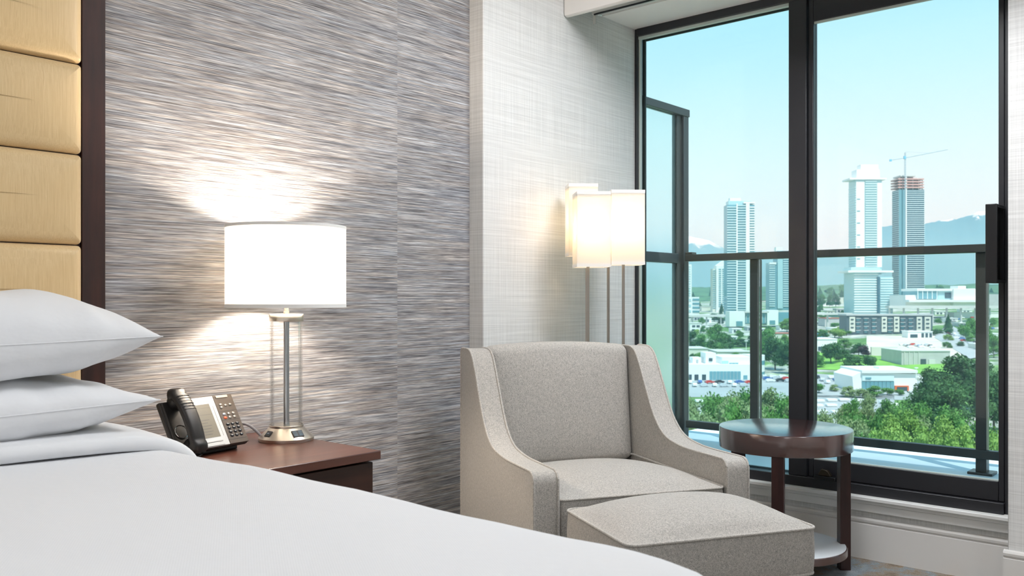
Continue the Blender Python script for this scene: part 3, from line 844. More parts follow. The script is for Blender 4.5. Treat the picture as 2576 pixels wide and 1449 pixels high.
for (b_, n0) in ((0.012, 0.014), (0.142, 0.014)):
    MB().lathe([(0.021, n0 - 0.012), (0.023, n0 - 0.002), (0.021, n0 + 0.012)], 24, (-0.034, b_)).xf(FC).build('handset_cup', 'phone_black', hs, smooth=60)
for k in range(6):
    b_ = 0.100 + 0.0085 * k
    pts = []
    for j in range(11):
        a_ = -0.034 + 0.021 * (j / 5 - 1)
        n_top = [p for p in spine if p[0] <= b_][-1][1]
        pts.append(FC(a_, b_ + 0.002 * math.sin(j / 10 * PI), n_top + 0.0048 - 0.0035 * abs(j / 5 - 1) ** 3))
    MB().tube(pts, 0.0010, 6).build('grip_rib', 'black_plastic', hs, smooth=60)
MB().tube(catmull([FC(-0.05, 0.01, 0.0), (-0.06, -0.012, 0.012), (-0.045, -0.02, 0.006), (-0.02, -0.012, 0.006), (0.02, 0.02, 0.006)], 6), 0.0022, 6).build('handset_cord', 'black_plastic', ph, smooth=60)

# ------------------------------------------------------------------ armchair
CH = thing('armchair', (2.483, 1.791, 0), R(-30), 'greige tweed armchair with sloping arms beside the window', 'armchair')
AP = [(-0.3825, 0.505), (-0.381, 0.522), (-0.374, 0.536), (-0.362, 0.5435), (-0.345, 0.546), (-0.25, 0.5445), (-0.14, 0.5435), (-0.06, 0.549), (0.0, 0.560), (0.05, 0.584), (0.10, 0.630), (0.145, 0.695), (0.19, 0.770), (0.225, 0.824), (0.25, 0.850), (0.28, 0.864), (0.32, 0.867), (0.365, 0.866), (0.378, 0.861), (0.3825, 0.85)]
AP = catmull(AP, 3)
arm_poly = [(-0.3825, 0.145)] + AP + [(0.3825, 0.145)]
for sx_ in (-1, 1):
    x0, x1 = (-0.36, -0.282) if sx_ < 0 else (0.282, 0.36)
    mb = MB().prism(arm_poly[::-1], x0, x1, 'x')
    am = mb.build('arm', 'tweed', CH, smooth=35, bevel=0.004)
    for xx in (x0 + 0.001, x1 - 0.001):
        MB().tube([(xx, -0.3825, 0.15)] + [(xx, p[0], p[1] + 0.0005) for p in AP] + [(xx, 0.3825, 0.15)], 0.0040, 7).build('piping', 'tweed_piping', am, smooth=60)
# back: outer shell and padded inner back
MB().box(-0.284, 0.284, 0.345, 0.380, 0.145, 0.855).build('back_shell', 'tweed', CH, bevel=0.01)
mb = MB()
puff(mb, -0.2815, 0.2815, 0.44, 0.872, 0.0, 0.085, er=0.036, crown=0.016, R0=0.03)
def backmap(x, y, z):
    k = (y - 0.44) / 0.43
    top = 0.014 * (1 - (x / 0.28) ** 2) * max(0, k) ** 3
    return (x, 0.362 - z * (1.0 + 0.0 * k) + (-0.03 + 0.045 * k) , y + top)
mb.xf(backmap); mb.f = [q[::-1] for q in mb.f]
mb.build('back_cushion', 'tweed', CH, smooth=70)
mb = MB(); puff(mb, -0.2805, 0.2805, -0.379, 0.27, 0.325, 0.464, er=0.016, crown=0.044, R0=0.025, inner=12)
mb.xf(lambda x, y, z: (x, y, z - 0.030 * max(0.0, (y + 0.15) / 0.42) if z > 0.4 else z))
se = mb.build('seat_cushion', 'tweed', CH, smooth=70)
for zz_, dd_ in ((0.4605, 0.0015), (0.329, 0.003)):
    MB().tube(rrect(-0.2805 + dd_, 0.2805 - dd_, -0.379 + dd_, 0.27 - dd_, 0.024, zz_), 0.0040, 7, True).build('piping', 'tweed_piping', se, smooth=60)
MB().box(-0.283, 0.283, -0.370, 0.35, 0.145, 0.328).build('seat_rail', 'tweed', CH, bevel=0.008)
for x in (-0.31, 0.31):
    for y in (-0.33, 0.33):
        MB().rings([[(x + sx_ * w_, y + sy_ * w_, z) for sx_, sy_ in ((-1, -1), (1, -1), (1, 1), (-1, 1))] for w_, z in ((0.016, 0.0), (0.024, 0.15))]).build('leg', 'wood_leg', CH, bevel=0.002)

# ------------------------------------------------------------------ ottoman
OT = thing('ottoman', (2.1665, 1.2495, 0), R(-30.1), 'greige tweed ottoman in front of the armchair', 'ottoman')
OW, OD = 0.553, 0.405
mb = MB(); puff(mb, -OW / 2, OW / 2, -OD / 2, OD / 2, 0.322, 0.447, er=0.010, crown=0.057, R0=0.028, side=0.003, inner=12)
oc = mb.build('cushion', 'tweed', OT, smooth=70)
for zz_, dd_ in ((0.4455, 0.0005), (0.326, 0.002)):
    MB().tube(rrect(-OW / 2 + dd_, OW / 2 - dd_, -OD / 2 + dd_, OD / 2 - dd_, 0.027, zz_), 0.0040, 7, True).build('piping', 'tweed_piping', oc, smooth=60)
mb = MB(); puff(mb, -OW / 2 + 0.02, OW / 2 - 0.02, -OD / 2 + 0.02, OD / 2 - 0.02, 0.14, 0.3225, er=0.008, crown=0.0, R0=0.02)
mb.build('base', 'tweed', OT, smooth=60)
for x in (-0.21, 0.21):
    for y in (-0.14, 0.14):
        MB().rings([[(x + sx_ * w_, y + sy_ * w_, z) for sx_, sy_ in ((-1, -1), (1, -1), (1, 1), (-1, 1))] for w_, z in ((0.015, 0.0), (0.022, 0.141))]).build('leg', 'wood_leg', OT, bevel=0.002)

# ------------------------------------------------------------------ round side table
TB = thing('side_table', (3.32, 1.48, 0), 0, 'round dark mahogany side table with lower shelf by the window', 'side table')
MB().lathe([(0.246, 0.4705), (0.249, 0.472), (0.250, 0.475), (0.250, 0.546), (0.2485, 0.549), (0.2455, 0.550)], 96).build('top', 'wood_table', TB, smooth=35)
MB().lathe([(0.226, 0.072), (0.229, 0.074), (0.229, 0.098), (0.227, 0.100)], 80).build('shelf', 'wood_table', TB, smooth=35)
MB().lathe([(0.224, 0.0995), (0.224, 0.1012), (0.222, 0.1018)], 80).build('shelf_top', 'shelf_white', TB, smooth=35)
for a in (78, 198, 309):
    q = R(a); cx_, cy_ = 0.226 * math.cos(q), 0.226 * math.sin(q)
    mb = MB()
    for_z = [(0.0, 0.0), (0.471, 0.0)]
    ring = lambda z: [(cx_ + math.cos(q) * a1 - math.sin(q) * b1, cy_ + math.sin(q) * a1 + math.cos(q) * b1, z) for a1, b1 in ((-0.020, -0.022), (0.020, -0.022), (0.020, 0.022), (-0.020, 0.022))]
    mb.rings([ring(0.0), ring(0.471)]).build('leg', 'wood_leg', TB, bevel=0.002)

# ------------------------------------------------------------------ floor lamp: four tall box shades on square poles
FL = thing('floor_lamp', (3.065, 2.150, 0), R(-45), 'lit floor lamp with cluster of tall box shades in the corner', 'floor lamp')
MB().box(-0.15, 0.15, -0.15, 0.15, 0.0, 0.022).build('base_plate', 'pole_nickel', FL, bevel=0.003)
shades = [(-0.070, -0.072, 0.136, 0.136, 1.176, 1.478), (0.074, -0.055, 0.136, 0.120, 1.186, 1.488), (-0.090, 0.070, 0.122, 0.120, 1.228, 1.528), (0.052, 0.078, 0.122, 0.120, 1.200, 1.485)]
poles = [(-0.084, -0.074), (0.064, -0.062), (-0.068, 0.060), (0.026, 0.074)]
for (x, y, wx, wy, z0, z1), (pxx, pyy) in zip(shades, poles):
    MB().box(pxx - 0.0055, pxx + 0.0055, pyy - 0.0055, pyy + 0.0055, 0.02, z0 + 0.12).build('pole', 'pole_nickel', FL, bevel=0.001)
    mb = MB()
    def sq(h, k, z): return [(x - wx / 2 * k - h, y - wy / 2 * k - h, z), (x + wx / 2 * k + h, y - wy / 2 * k - h, z), (x + wx / 2 * k + h, y + wy / 2 * k + h, z), (x - wx / 2 * k - h, y + wy / 2 * k + h, z)]
    so = mb.rings([sq(0, 1, z0), sq(0, 1, z1), sq(-0.002, 1, z1), sq(-0.002, 1, z0), sq(0, 1, z0)], True, False, False).build('shade', 'shade_box', FL)
    for za, zb in ((z0 - 0.0005, z0 + 0.013), (z1 - 0.013, z1 + 0.0005)):
        MB().rings([sq(0.0008, 1, za), sq(0.0008, 1, zb), sq(-0.0026, 1, zb), sq(-0.0026, 1, za), sq(0.0008, 1, za)], True, False, False).build('hem', 'shade_hem', so)
    zc_ = (z0 + z1) / 2
    MB().box(x - wx / 2 + 0.003, x + wx / 2 - 0.003, y - wy / 2 + 0.003, y + wy / 2 - 0.003, z1 - 0.024, z1 - 0.022).build('added_top_baffle', 'shade_box', FL)  # added plate, holds back part of the bulb's upward light
    MB().lathe([(0.010, zc_ - 0.06), (0.011, zc_ - 0.03)], 16, (pxx, pyy)).build('socket', 'pole_nickel', FL, smooth=50)
    MB().lathe([(0.010, zc_ - 0.03), (0.022, zc_), (0.025, zc_ + 0.015), (0.018, zc_ + 0.034), (0.002, zc_ + 0.040)], 16, (pxx, pyy)).build('bulb', 'bulb_floor', FL, smooth=60)
    MB().box(x - wx / 2 + 0.003, x + wx / 2 - 0.003, pyy - 0.0015, pyy + 0.0015, z0 + 0.010, z0 + 0.013).build('shade_bar', 'pole_nickel', FL)

# ================================================================== the city outside
C_, S_ = math.cos(YAW), math.sin(YAW)
GROUND = [(6, -47), (150, -47), (300, -41), (420, -37.5), (520, -33), (700, -28), (950, -20), (1300, -12), (1700, -6), (2300, 30), (2900, 38), (4500, 30), (16000, 0)]
def gz(x):
    if x <= GROUND[0][0]: return GROUND[0][1]
    for (a, za), (b_, zb) in zip(GROUND, GROUND[1:]):
        if x <= b_: return za + (zb - za) * (x - a) / (b_ - a)
    return 0
def XY(u, d):            # bearing given as a picture column, d metres out
    r_ = (u - 1288) / FPX
    return d * (C_ + S_ * r_), d * (S_ - C_ * r_)
def reach(u, v):         # how far out the ground lies on that bearing and dip
    d = 80.0
    while d < 6000:
        x, y = XY(u, d)
        if 750 + (EYE - gz(x)) / d * FPX <= v: return d
        d *= 1.004
    return d

plain('far_ground', (0.30, 0.34, 0.24), 0.9)
m, n, l, b = newmat('town_ground')
t = n.new('ShaderNodeTexCoord')
g1 = stretched(n, l, t.outputs['Object'], (0.012, 0.012, 0.0), detail=5, rough=0.65)
g2 = stretched(n, l, t.outputs['Object'], (0.09, 0.09, 0.0), detail=4, rough=0.7)
ca_ = ramp(n, l, g1, [(0.38, (0.10, 0.22, 0.045)), (0.47, (0.16, 0.28, 0.08)), (0.52, (0.42, 0.42, 0.38)), (0.62, (0.60, 0.58, 0.54))])
cb_ = ramp(n, l, g2, [(0.40, (0.55, 0.6, 0.5)), (0.55, (1, 1, 1)), (0.66, (1.6, 1.55, 1.5))])
mx = n.new('ShaderNodeMix'); mx.data_type = 'RGBA'; mx.blend_type = 'MULTIPLY'; mx.inputs[0].default_value = 1.0
l.new(ca_, mx.inputs[6]); l.new(cb_, mx.inputs[7]); l.new(mx.outputs[2], b.inputs['Base Color'])
b.inputs['Roughness'].default_value = 0.95
plain('forest_hill', (0.075, 0.16, 0.06), 0.95, var=0.5, vscale=0.03)
plain('lawn_green', (0.20, 0.42, 0.06), 0.95, var=0.25, vscale=0.08)
plain('asphalt', (0.40, 0.41, 0.41), 0.9, var=0.1, vscale=0.05)
plain('bare_earth', (0.66, 0.60, 0.50), 0.95, var=0.15, vscale=0.06)
plain('bld_white', (0.86, 0.86, 0.85), 0.6)
plain('bld_cream', (0.70, 0.68, 0.60), 0.8)
plain('crane_grey', (0.42, 0.52, 0.58), 0.6)
plain('bld_grey', (0.50, 0.50, 0.50), 0.8, var=0.08, vscale=0.3)
plain('bld_dark', (0.10, 0.13, 0.15), 0.5)
plain('bld_roof', (0.62, 0.62, 0.60), 0.8)
plain('bld_red', (0.45, 0.13, 0.09), 0.8)
plain('bld_blue', (0.20, 0.50, 0.72), 0.6)
plain('slab_pink', (0.62, 0.36, 0.32), 0.8)
plain('concrete', (0.62, 0.62, 0.60), 0.85)
plain('glass_teal', (0.16, 0.34, 0.40), 0.15, spec=0.8)
plain('glass_pale', (0.42, 0.62, 0.66), 0.15, spec=0.8)
plain('glass_deep', (0.045, 0.13, 0.18), 0.15, spec=0.8)
plain('glass_dark', (0.05, 0.08, 0.10), 0.15, spec=0.8)
plain('slab_pale', (0.66, 0.78, 0.80), 0.5)
plain('sign_orange', (0.75, 0.16, 0.05), 0.5)
plain('bark', (0.16, 0.12, 0.09), 0.9)

# ---- terrain
xs = [6, 40, 100, 150, 220, 300, 360, 420, 470, 520, 600, 700, 820, 950, 1120, 1300, 1500, 1700, 1850, 2000, 2150, 2300, 2500, 2700, 2900, 3500, 4500, 7000]
def sheet(name, mat, xlist, cols, label, bumpy=0.0):
    mb = MB()
    rs = []
    for x in xlist:
        y0, y1 = -0.9 * x - 250, 1.9 * x + 250
        rs.append([(x, y0 + (y1 - y0) * j / cols, gz(x) + (bumpy * mnoise.noise((x * 0.011, j * 0.9, 2.0)) if bumpy else 0)) for j in range(cols + 1)])
    k = cols + 1
    for i in range(len(rs) - 1):
        for j in range(cols):
            mb.f.append((i * k + j, (i + 1) * k + j, (i + 1) * k + j + 1, i * k + j + 1))
    mb.v = [p for r_ in rs for p in r_]
    return mb.build(name, mat, kind='structure', label=label, smooth=80)
sheet('ground', 'town_ground', [x for x in xs if x <= 1700], 40, 'town ground of streets, lots and greenery far below')
sheet('hillside', 'forest_hill', [1700 + 60 * i for i in range(22)] + [3500, 4500, 7000], 160, 'wooded rise behind the towers', 9.0)

def patch(name, mat, pts, label, lift=0.25, sub=6):
    """ground patch following the terrain, corners given by bearing and dip"""
    q = []
    for u, v in pts:
        d = reach(u, v); q.append(XY(u, d))
    mb = MB(); k = sub + 1
    for i in range(k):
        for j in range(k):
            a, c = i / sub, j / sub
            x = (q[0][0] * (1 - a) + q[1][0] * a) * (1 - c) + (q[3][0] * (1 - a) + q[2][0] * a) * c
            y = (q[0][1] * (1 - a) + q[1][1] * a) * (1 - c) + (q[3][1] * (1 - a) + q[2][1] * a) * c
            mb.v.append((x, y, gz(x) + lift))
    for i in range(sub):
        for j in range(sub):
            mb.f.append((i * k + j, (i + 1) * k + j, (i + 1) * k + j + 1, i * k + j + 1))
    return mb.build(name, mat, kind='structure', label=label)
patch('lawn', 'lawn_green', [(2040, 930), (2400, 945), (2400, 908), (2040, 886)], 'bright green sloping lawn behind the low dealership')
patch('parking_lot', 'asphalt', [(1700, 1000), (2010, 1000), (2010, 950), (1700, 950)], 'pale asphalt parking lot before the long dealership', 0.15)
patch('parking_lot', 'asphalt', [(2040, 1000), (2330, 1010), (2330, 962), (2040, 940)], 'asphalt forecourt around the low dealership', 0.15)
patch('building_site', 'bare_earth', [(2180, 892), (2420, 900), (2400, 846), (2180, 846)], 'bare pale earth of the building site', 0.3)
patch('road', 'asphalt', [(2350, 850), (2440, 905), (2520, 890), (2385, 815)], 'wide pale road running past the building site', 0.45)
patch('parking_lot', 'asphalt', [(2020, 1045), (2250, 1045), (2250, 996), (2020, 996)], 'pale yard with rows of white trailers', 0.15)

# ---- buildings
IMG = YAW - PI / 2
BUILT = []
def site(name, uc, vb, label, cat, d=None, turn=0.0, group=None):
    d = d or reach(uc, vb)
    x, y = XY(uc, d)
    o = thing(name, (x, y, gz(x) - 0.5), IMG + R(turn), label, cat, group)
    o_k = d / FPX
    zb = gz(x) - 0.5
    rec = [x, y, IMG + R(turn), 1e9, -1e9, 1e9, -1e9]
    BUILT.append(rec)
    def B(u0, u1, v0, v1, y0, y1):      # box by bearing span and dip span, depth in metres
        z1 = EYE + (750 - v0) * o_k - zb; z0 = EYE + (750 - v1) * o_k - zb
        xa, xb = (u0 - uc) * o_k, (u1 - uc) * o_k
        rec[3] = min(rec[3], xa); rec[4] = max(rec[4], xb); rec[5] = min(rec[5], y0); rec[6] = max(rec[6], y1)
        return MB().box(xa, xb, y0, y1, max(z0, 0.0), z1)
    return o, B, o_k, zb
def bands(B, u0, u1, v0, v1, pitch, thick, y0, y1):
    mb = MB(); v = v0
    while v < v1:
        q = B(u0, u1, v, v + thick, y0, y1); mb.add(q.v, q.f); v += pitch
    return mb
def fins(B, us, wd, v0, v1, y0, y1):
    mb = MB()
    for u in us:
        q = B(u, u + wd, v0, v1, y0, y1); mb.add(q.v, q.f)
    return mb

# tall pale tower with stepped crown
o, B, k, zb = site('tower', 2185, 790, 'tallest pale glass tower with stepped white crown and podium', 'tower', 950)
B(2152, 2218, 451, 690, 0, 19).build('shaft', 'glass_pale', o)
bands(B, 2176, 2205, 455, 672, 6.1, 2.2, -1.2, 0.2).build('balcony_slabs', 'slab_pale', o, kind='stuff')
bands(B, 2151.4, 2153, 470, 672, 6.1, 2.0, -0.3, 19.4).build('side_slabs', 'slab_pale', o, kind='stuff')
B(2153, 2174, 456, 672, -0.8, 0.2).build('white_panel', 'bld_white', o)
for v in (500, 530, 560, 590, 620, 650): B(2155, 2163, v, v + 2.5, -1.0, -0.6).build('window_slot', 'glass_teal', o)
B(2206, 2218, 460, 672, -0.8, 0.2).build('white_panel', 'bld_white', o)
B(2136, 2229, 448, 452, -2, 20).build('roof_canopy', 'bld_white', o)
B(2158, 2216, 425.5, 449, 3, 17).build('crown', 'bld_white', o)
B(2170, 2214.6, 412, 426, 5, 15).build('crown', 'bld_white', o)
B(2140, 2213, 672, 682, -1, 19).build('neck', 'glass_pale', o)
B(2126, 2239, 681, 686, -9, 22).build('podium_roof', 'bld_white', o)
B(2144, 2204, 686, 792, -6, 24).build('podium', 'glass_pale', o)
B(2204, 2239, 697, 792, -7, 24).build('podium', 'glass_pale', o)
bands(B, 2143, 2203, 690, 785, 6.2, 2.2, -6.6, -5.5).build('podium_bands', 'bld_white', o, kind='stuff')
bands(B, 2208, 2239.5, 700, 785, 6.2, 2.4, -7.6, -6.5).build('podium_bands', 'slab_pale', o, kind='stuff')
B(2200, 2206, 697, 790, -8, -5).build('podium_slot', 'glass_deep', o)

# tower still under construction, with its crane
o, B, k, zb = site('tower', 2287, 753, 'dark blue tower under construction with bare reddish top floors', 'tower', 985)
B(2261, 2325, 477, 756, 0, 17).build('shaft', 'glass_deep', o)
B(2261, 2277, 477, 750, -0.6, 0.2).build('glass_bay', 'glass_teal', o)
B(2277, 2280, 440, 752, -1.2, 0.2).build('hoist_mast', 'bld_white', o)
bands(B, 2280, 2326, 480, 752, 5.2, 1.6, -1.0, 0.2).build('balcony_slabs', 'slab_pale', o, kind='stuff')
bands(B, 2260, 2262, 480, 752, 5.2, 1.4, -0.3, 17.3).build('side_slabs', 'slab_pale', o, kind='stuff')
for i, v in enumerate((441, 449, 456, 463, 470)):
    B(2258 + (6 if i == 0 else 0), 2326 - (24 if i == 0 else 3), v, v + 3.2, -1.5, 18).build('bare_slab', ('concrete', 'slab_pink')[i % 2 if i < 2 else 1], o)
for u in (2263, 2270, 2282, 2296, 2310, 2320):
    B(u, u + 1.4, 446 if u < 2300 else 452, 477, 0, 1).build('column', 'concrete', o)
B(2268, 2312, 444, 477, 5, 12).build('core', 'concrete', o)
o, B, k, zb = site('tower_crane', 2277, 753, 'white tower crane above the unfinished tower', 'crane', 980)
mb = MB()
for u in (2275.8, 2278.2):
    for yy in (-0.5, 0.5): q = B(u - 0.25, u + 0.25, 384, 760, yy - 0.1, yy + 0.1); mb.add(q.v, q.f)
for i in range(60):
    q = B(2275.6, 2278.4, 384 + i * 6, 384.6 + i * 6, -0.6, 0.6); mb.add(q.v, q.f)
mb.build('mast', 'crane_grey', o)
def zq(v): return EYE + (750 - v) * k - zb
MB().tube([((2276.5 - 2277) * k, 0, zq(397)), ((2239 - 2277) * k, 0, zq(403))], 0.45, 6).build('counter_jib', 'crane_grey', o)
MB().tube([((2276.5 - 2277) * k, 0, zq(397)), ((2384 - 2277) * k, 0, zq(376))], 0.5, 6).build('jib', 'crane_grey', o)
MB().tube([((2276 - 2277) * k, 0, zq(382)), ((2340 - 2277) * k, 0, zq(385))], 0.12, 4).build('tie_bar', 'crane_grey', o)
B(2238, 2243, 401, 406, -0.8, 0.8).build('counterweight', 'bld_blue', o)
B(2273.5, 2278.5, 393, 400, -1, 1).build('cab', 'bld_blue', o)

# blue glass tower seen through the left pane
o, B, k, zb = site('tower', 1862, 800, 'blue glass tower with white corner strip, left of the mullion', 'tower', 930)
B(1830, 1898, 515, 800, 0, 16).build('shaft', 'glass_teal', o)
bands(B, 1829, 1852, 520, 782, 6.4, 2.0, -0.9, 0.2).build('balcony_slabs', 'slab_pale', o, kind='stuff')
bands(B, 1855, 1876, 516, 782, 6.4, 2.0, -0.9, 0.2).build('balcony_slabs', 'slab_pale', o, kind='stuff')
B(1852, 1855, 512, 784, -1.1, 0.2).build('white_fin', 'bld_white', o)
B(1876, 1885, 510, 784, -1.2, 0.2).build('white_fin', 'bld_white', o)
bands(B, 1886, 1898.5, 520, 782, 6.4, 2.6, -0.9, 0.2).build('balcony_slabs', 'bld_white', o, kind='stuff')
B(1834, 1892, 505, 516, 2, 14).build('crown', 'glass_pale', o)
B(1838, 1866, 497, 506, 3, 10).build('crown', 'bld_white', o)
B(1870, 1899, 508, 512, -1, 15).build('roof_canopy', 'bld_white', o)

# white concrete tower
o, B, k, zb = site('tower', 1812, 778, 'white concrete tower with peaked roof beside the blue tower', 'tower', 1180)
B(1802, 1830, 668, 785, 0, 15).build('shaft', 'bld_white', o)
B(1794, 1802, 676, 785, 3, 16).build('side_wing', 'bld_cream', o)
for a in (1808, 1817): bands(B, a, a + 6, 676, 774, 5.2, 2.6, -0.4, 0.2).build('window_rows', 'glass_teal', o, kind='stuff')
bands(B, 1794.5, 1801, 680, 774, 5.2, 2.4, 2.6, 3.1).build('window_rows', 'glass_teal', o, kind='stuff')
z6 = EYE + (750 - 668) * k - zb; z7 = EYE + (750 - 655) * k - zb
MB().prism([((1803 - 1812) * k, z6), ((1829 - 1812) * k, z6), ((1829 - 1812) * k, z7), ((1822 - 1812) * k, z7)], 1, 14, 'y').build('peaked_roof', 'bld_white', o)

# slim banded tower and midrise at the edge of the frosted screen
o, B, k, zb = site('tower', 1733, 745, 'slim white banded tower right beside the frosted screen', 'tower', 1250)
B(1716, 1740, 665, 760, 0, 16).build('shaft', 'bld_white', o)
bands(B, 1717, 1737, 670, 752, 6, 2.6, -0.5, 0.2).build('window_rows', 'glass_pale', o, kind='stuff')
o, B, k, zb = site('apartment_block', 1742, 792, 'pale midrise block with balconies below the slim tower', 'building', 1010)
B(1722, 1759, 747, 795, 0, 18).build('body', 'bld_white', o)
for v in (751, 761, 771, 781): B(1742, 1759.5, v, v + 5, -0.5, 0.2).build('window_band', 'glass_teal', o)
for v in (752, 766, 780): B(1726, 1738, v, v + 6, -0.4, 0.2).build('window_band', 'glass_pale', o)

# tower beside the mullion
o, B, k, zb = site('tower', 1966, 776, 'blue glass tower partly hidden by the window mullion', 'tower', 1060)
B(1956, 2000, 631, 780, 0, 18).build('shaft', 'glass_teal', o)
B(1937, 1957, 661, 780, 1, 18).build('side_wing', 'glass_teal', o)
bands(B, 1936, 1950, 668, 772, 5.6, 2.0, 0.3, 1.2).build('balcony_slabs', 'slab_pale', o, kind='stuff')
B(1936, 1953, 660, 665, 0, 4).build('white_frame', 'bld_white', o)
B(1956, 1969, 632, 776, -0.6, 0.2).build('glass_bay', 'glass_pale', o)
bands(B, 1970, 2000, 640, 774, 5.6, 2.2, -0.8, 0.2).build('balcony_slabs', 'slab_pale', o, kind='stuff')
B(1955, 1971, 621, 632, 4, 12).build('crown', 'bld_white', o)

# civic building: long white roof over glass
o, B, k, zb = site('civic_building', 2350, 768, 'long low white civic building with glass hall beside the unfinished tower', 'building', 900)
B(2280, 2400, 742, 772, 2, 40).build('base', 'bld_white', o)
B(2306, 2452, 726, 732, -1, 36).build('roof_slab', 'bld_white', o)
B(2308, 2358, 732, 752, 0, 34).build('glass_hall', 'glass_teal', o)
for u in (2308, 2320, 2332, 2344, 2356): B(u, u + 1.5, 732, 752, -0.5, 0.2).build('mullion', 'bld_white', o)
B(2360, 2394, 732, 756, 1, 34).build('glass_link', 'glass_pale', o)
B(2378, 2393, 736, 750, 0.5, 1.2).build('dark_window', 'glass_dark', o)
B(2394, 2470, 727, 770, -4, 34).build('white_block', 'bld_white', o)
B(2415, 2435, 719, 727, 4, 20).build('roof_plant', 'bld_white', o)
B(2278, 2460, 754, 760, -8, 2).build('canopy', 'bld_white', o)
B(2466, 2540, 740, 772, 4, 30).build('wing', 'bld_grey', o)

# elevated railway
def guideway(u0, u1, v0, v1, d, label):
    o, B, k, zb = site('elevated_railway', (u0 + u1) / 2, 800, label, 'railway', d)
    B(u0, u1, v0, v1, -4, 4).build('deck', 'concrete', o)
    for i in range(int((u1 - u0) / 36) + 1):
        B(u0 + 4 + 36 * i, u0 + 7 + 36 * i, v1, v1 + 40, -1, 1).build('pier', 'concrete', o)
guideway(2232, 2530, 769, 775, 830, 'concrete elevated railway in front of the civic building')
guideway(1700, 1840, 792, 797, 860, 'concrete elevated railway left of the blue tower')
guideway(2040, 2140, 787, 792, 790, 'short stretch of elevated railway left of the dark flats')

# station and low blocks under the left towers
o, B, k, zb = site('station', 1905, 815, 'white station with gabled ends below the blue tower', 'building', 820)
B(1835, 1874, 783, 822, 0, 16).build('end_hall', 'bld_white', o)
B(1852, 1868, 808, 820, -0.4, 0.2).build('opening', 'glass_teal', o)
B(1874, 1932, 786, 814, 2, 16).build('glass_hall', 'glass_teal', o)
B(1872, 1934, 783, 787, 0, 17).build('roof', 'concrete', o)
B(1930, 1958, 780, 818, 0, 16).build('end_hall', 'bld_white', o)
B(1936, 1950, 806, 816, -0.4, 0.2).build('opening', 'glass_teal', o)
B(1958, 2000, 786, 814, 2, 16).build('glass_hall', 'glass_teal', o)
for u in range(1878, 1930, 8): B(u, u + 1.2, 788, 812, 1.5, 2.2).build('mullion', 'concrete', o)
def lowblock(name, label, u0, u1, v0, v1, mat, roof, dep=14, d=None, wins=(), wmat='glass_dark', cat='building', turn=0):
    o, B, k, zb = site(name, (u0 + u1) / 2, v1, label, cat, d, turn)
    B(u0, u1, v0 + 1.5, v1 + 3, 0, dep).build('walls', mat, o)
    B(u0 - 0.6, u1 + 0.6, v0, v0 + 1.6, -0.4, dep + 0.4).build('roof', roof, o)
    for (a, c, e, g_) in wins: B(a, c, e, g_, -0.3, 0.15).build('window', wmat, o)
    return o, B
lowblock('house', 'white stepped house below the midrise block', 1736, 1765, 812, 838, 'bld_white', 'bld_roof', 12, None, [(1741, 1749, 818, 823), (1752, 1760, 818, 823), (1741, 1749, 828, 833)])
lowblock('shop', 'low building with a red roof beside the mullion', 1946, 1995, 838, 852, 'bld_cream', 'bld_red', 16)
lowblock('warehouse', 'cream shed at the left edge behind the long dealership', 1720, 1781, 876, 902, 'bld_cream', 'bld_roof', 22)
lowblock('warehouse', 'cream shed with grey roof behind the long dealership', 1804, 1887, 884, 903, 'bld_cream', 'bld_roof', 24)
lowblock('shop', 'white shop with dark window at the left of the right pane', 2040, 2106, 852, 884, 'bld_white', 'bld_white', 18, None, [(2058, 2076, 872, 882)])
lowblock('shop', 'small blue fronted shop above the white shop', 2040, 2081, 834, 848, 'bld_blue', 'bld_white', 14)
lowblock('shop', 'white site office before the dark flats', 2284, 2346, 833, 851, 'bld_white', 'bld_white', 10, None, [(2290, 2308, 841, 850), (2318, 2324, 838, 849), (2328, 2334, 838, 849), (2338, 2344, 838, 849)])
lowblock('shop', 'long white roofed store behind the right hand railing post', 2400, 2530, 786, 800, 'bld_white', 'bld_white', 20)
lowblock('house', 'white hillside house right of the mullion', 2050, 2078, 752, 770, 'bld_white', 'bld_roof', 12, None, [(2055, 2063, 758, 762)])
lowblock('house', 'pale hillside house nearer the tall tower', 2098, 2122, 748, 764, 'bld_cream', 'bld_roof', 12, None, [(2104, 2112, 753, 757)])
lowblock('house', 'low house with grey roof below the hillside trees', 1765, 1790, 770, 782, 'bld_cream', 'bld_roof', 12)
lowblock('store', 'grey red roofed store left of the dark flats', 2075, 2126, 800, 822, 'bld_grey', 'bld_red', 18)
# scattered low town blocks
town = [(2052, 2074, 786, 797, 'w'), (2080, 2100, 781, 791, 'c'), (2104, 2128, 776, 787, 'g'), (2046, 2066, 808, 818, 'w'), (2090, 2112, 824, 834, 'w'), (2110, 2128, 806, 814, 'c'), (2352, 2378, 782, 792, 'w'), (2384, 2410, 800, 810, 'w'), (2352, 2370, 802, 812, 'c'), (2412, 2440, 812, 822, 'g'), (2456, 2490, 812, 824, 'w'), (2470, 2510, 838, 852, 'w'), (2420, 2446, 778, 786, 'w'), (2330, 2350, 768, 776, 'g'), (2460, 2500, 866, 880, 'c'), (1768, 1790, 800, 812, 'w'), (1772, 1798, 822, 832, 'c'), (1842, 1866, 826, 838, 'w'), (1880, 1900, 822, 832, 'g'), (1902, 1926, 826, 836, 'w'), (1838, 1856, 846, 856, 'w'), (1744, 1766, 796, 806, 'g'), (1962, 1984, 822, 831, 'w')]
tm = {'w': ('bld_white', 'white flat roofed low building'), 'c': ('bld_cream', 'cream flat roofed low building'), 'g': ('bld_grey', 'grey flat roofed low building')}
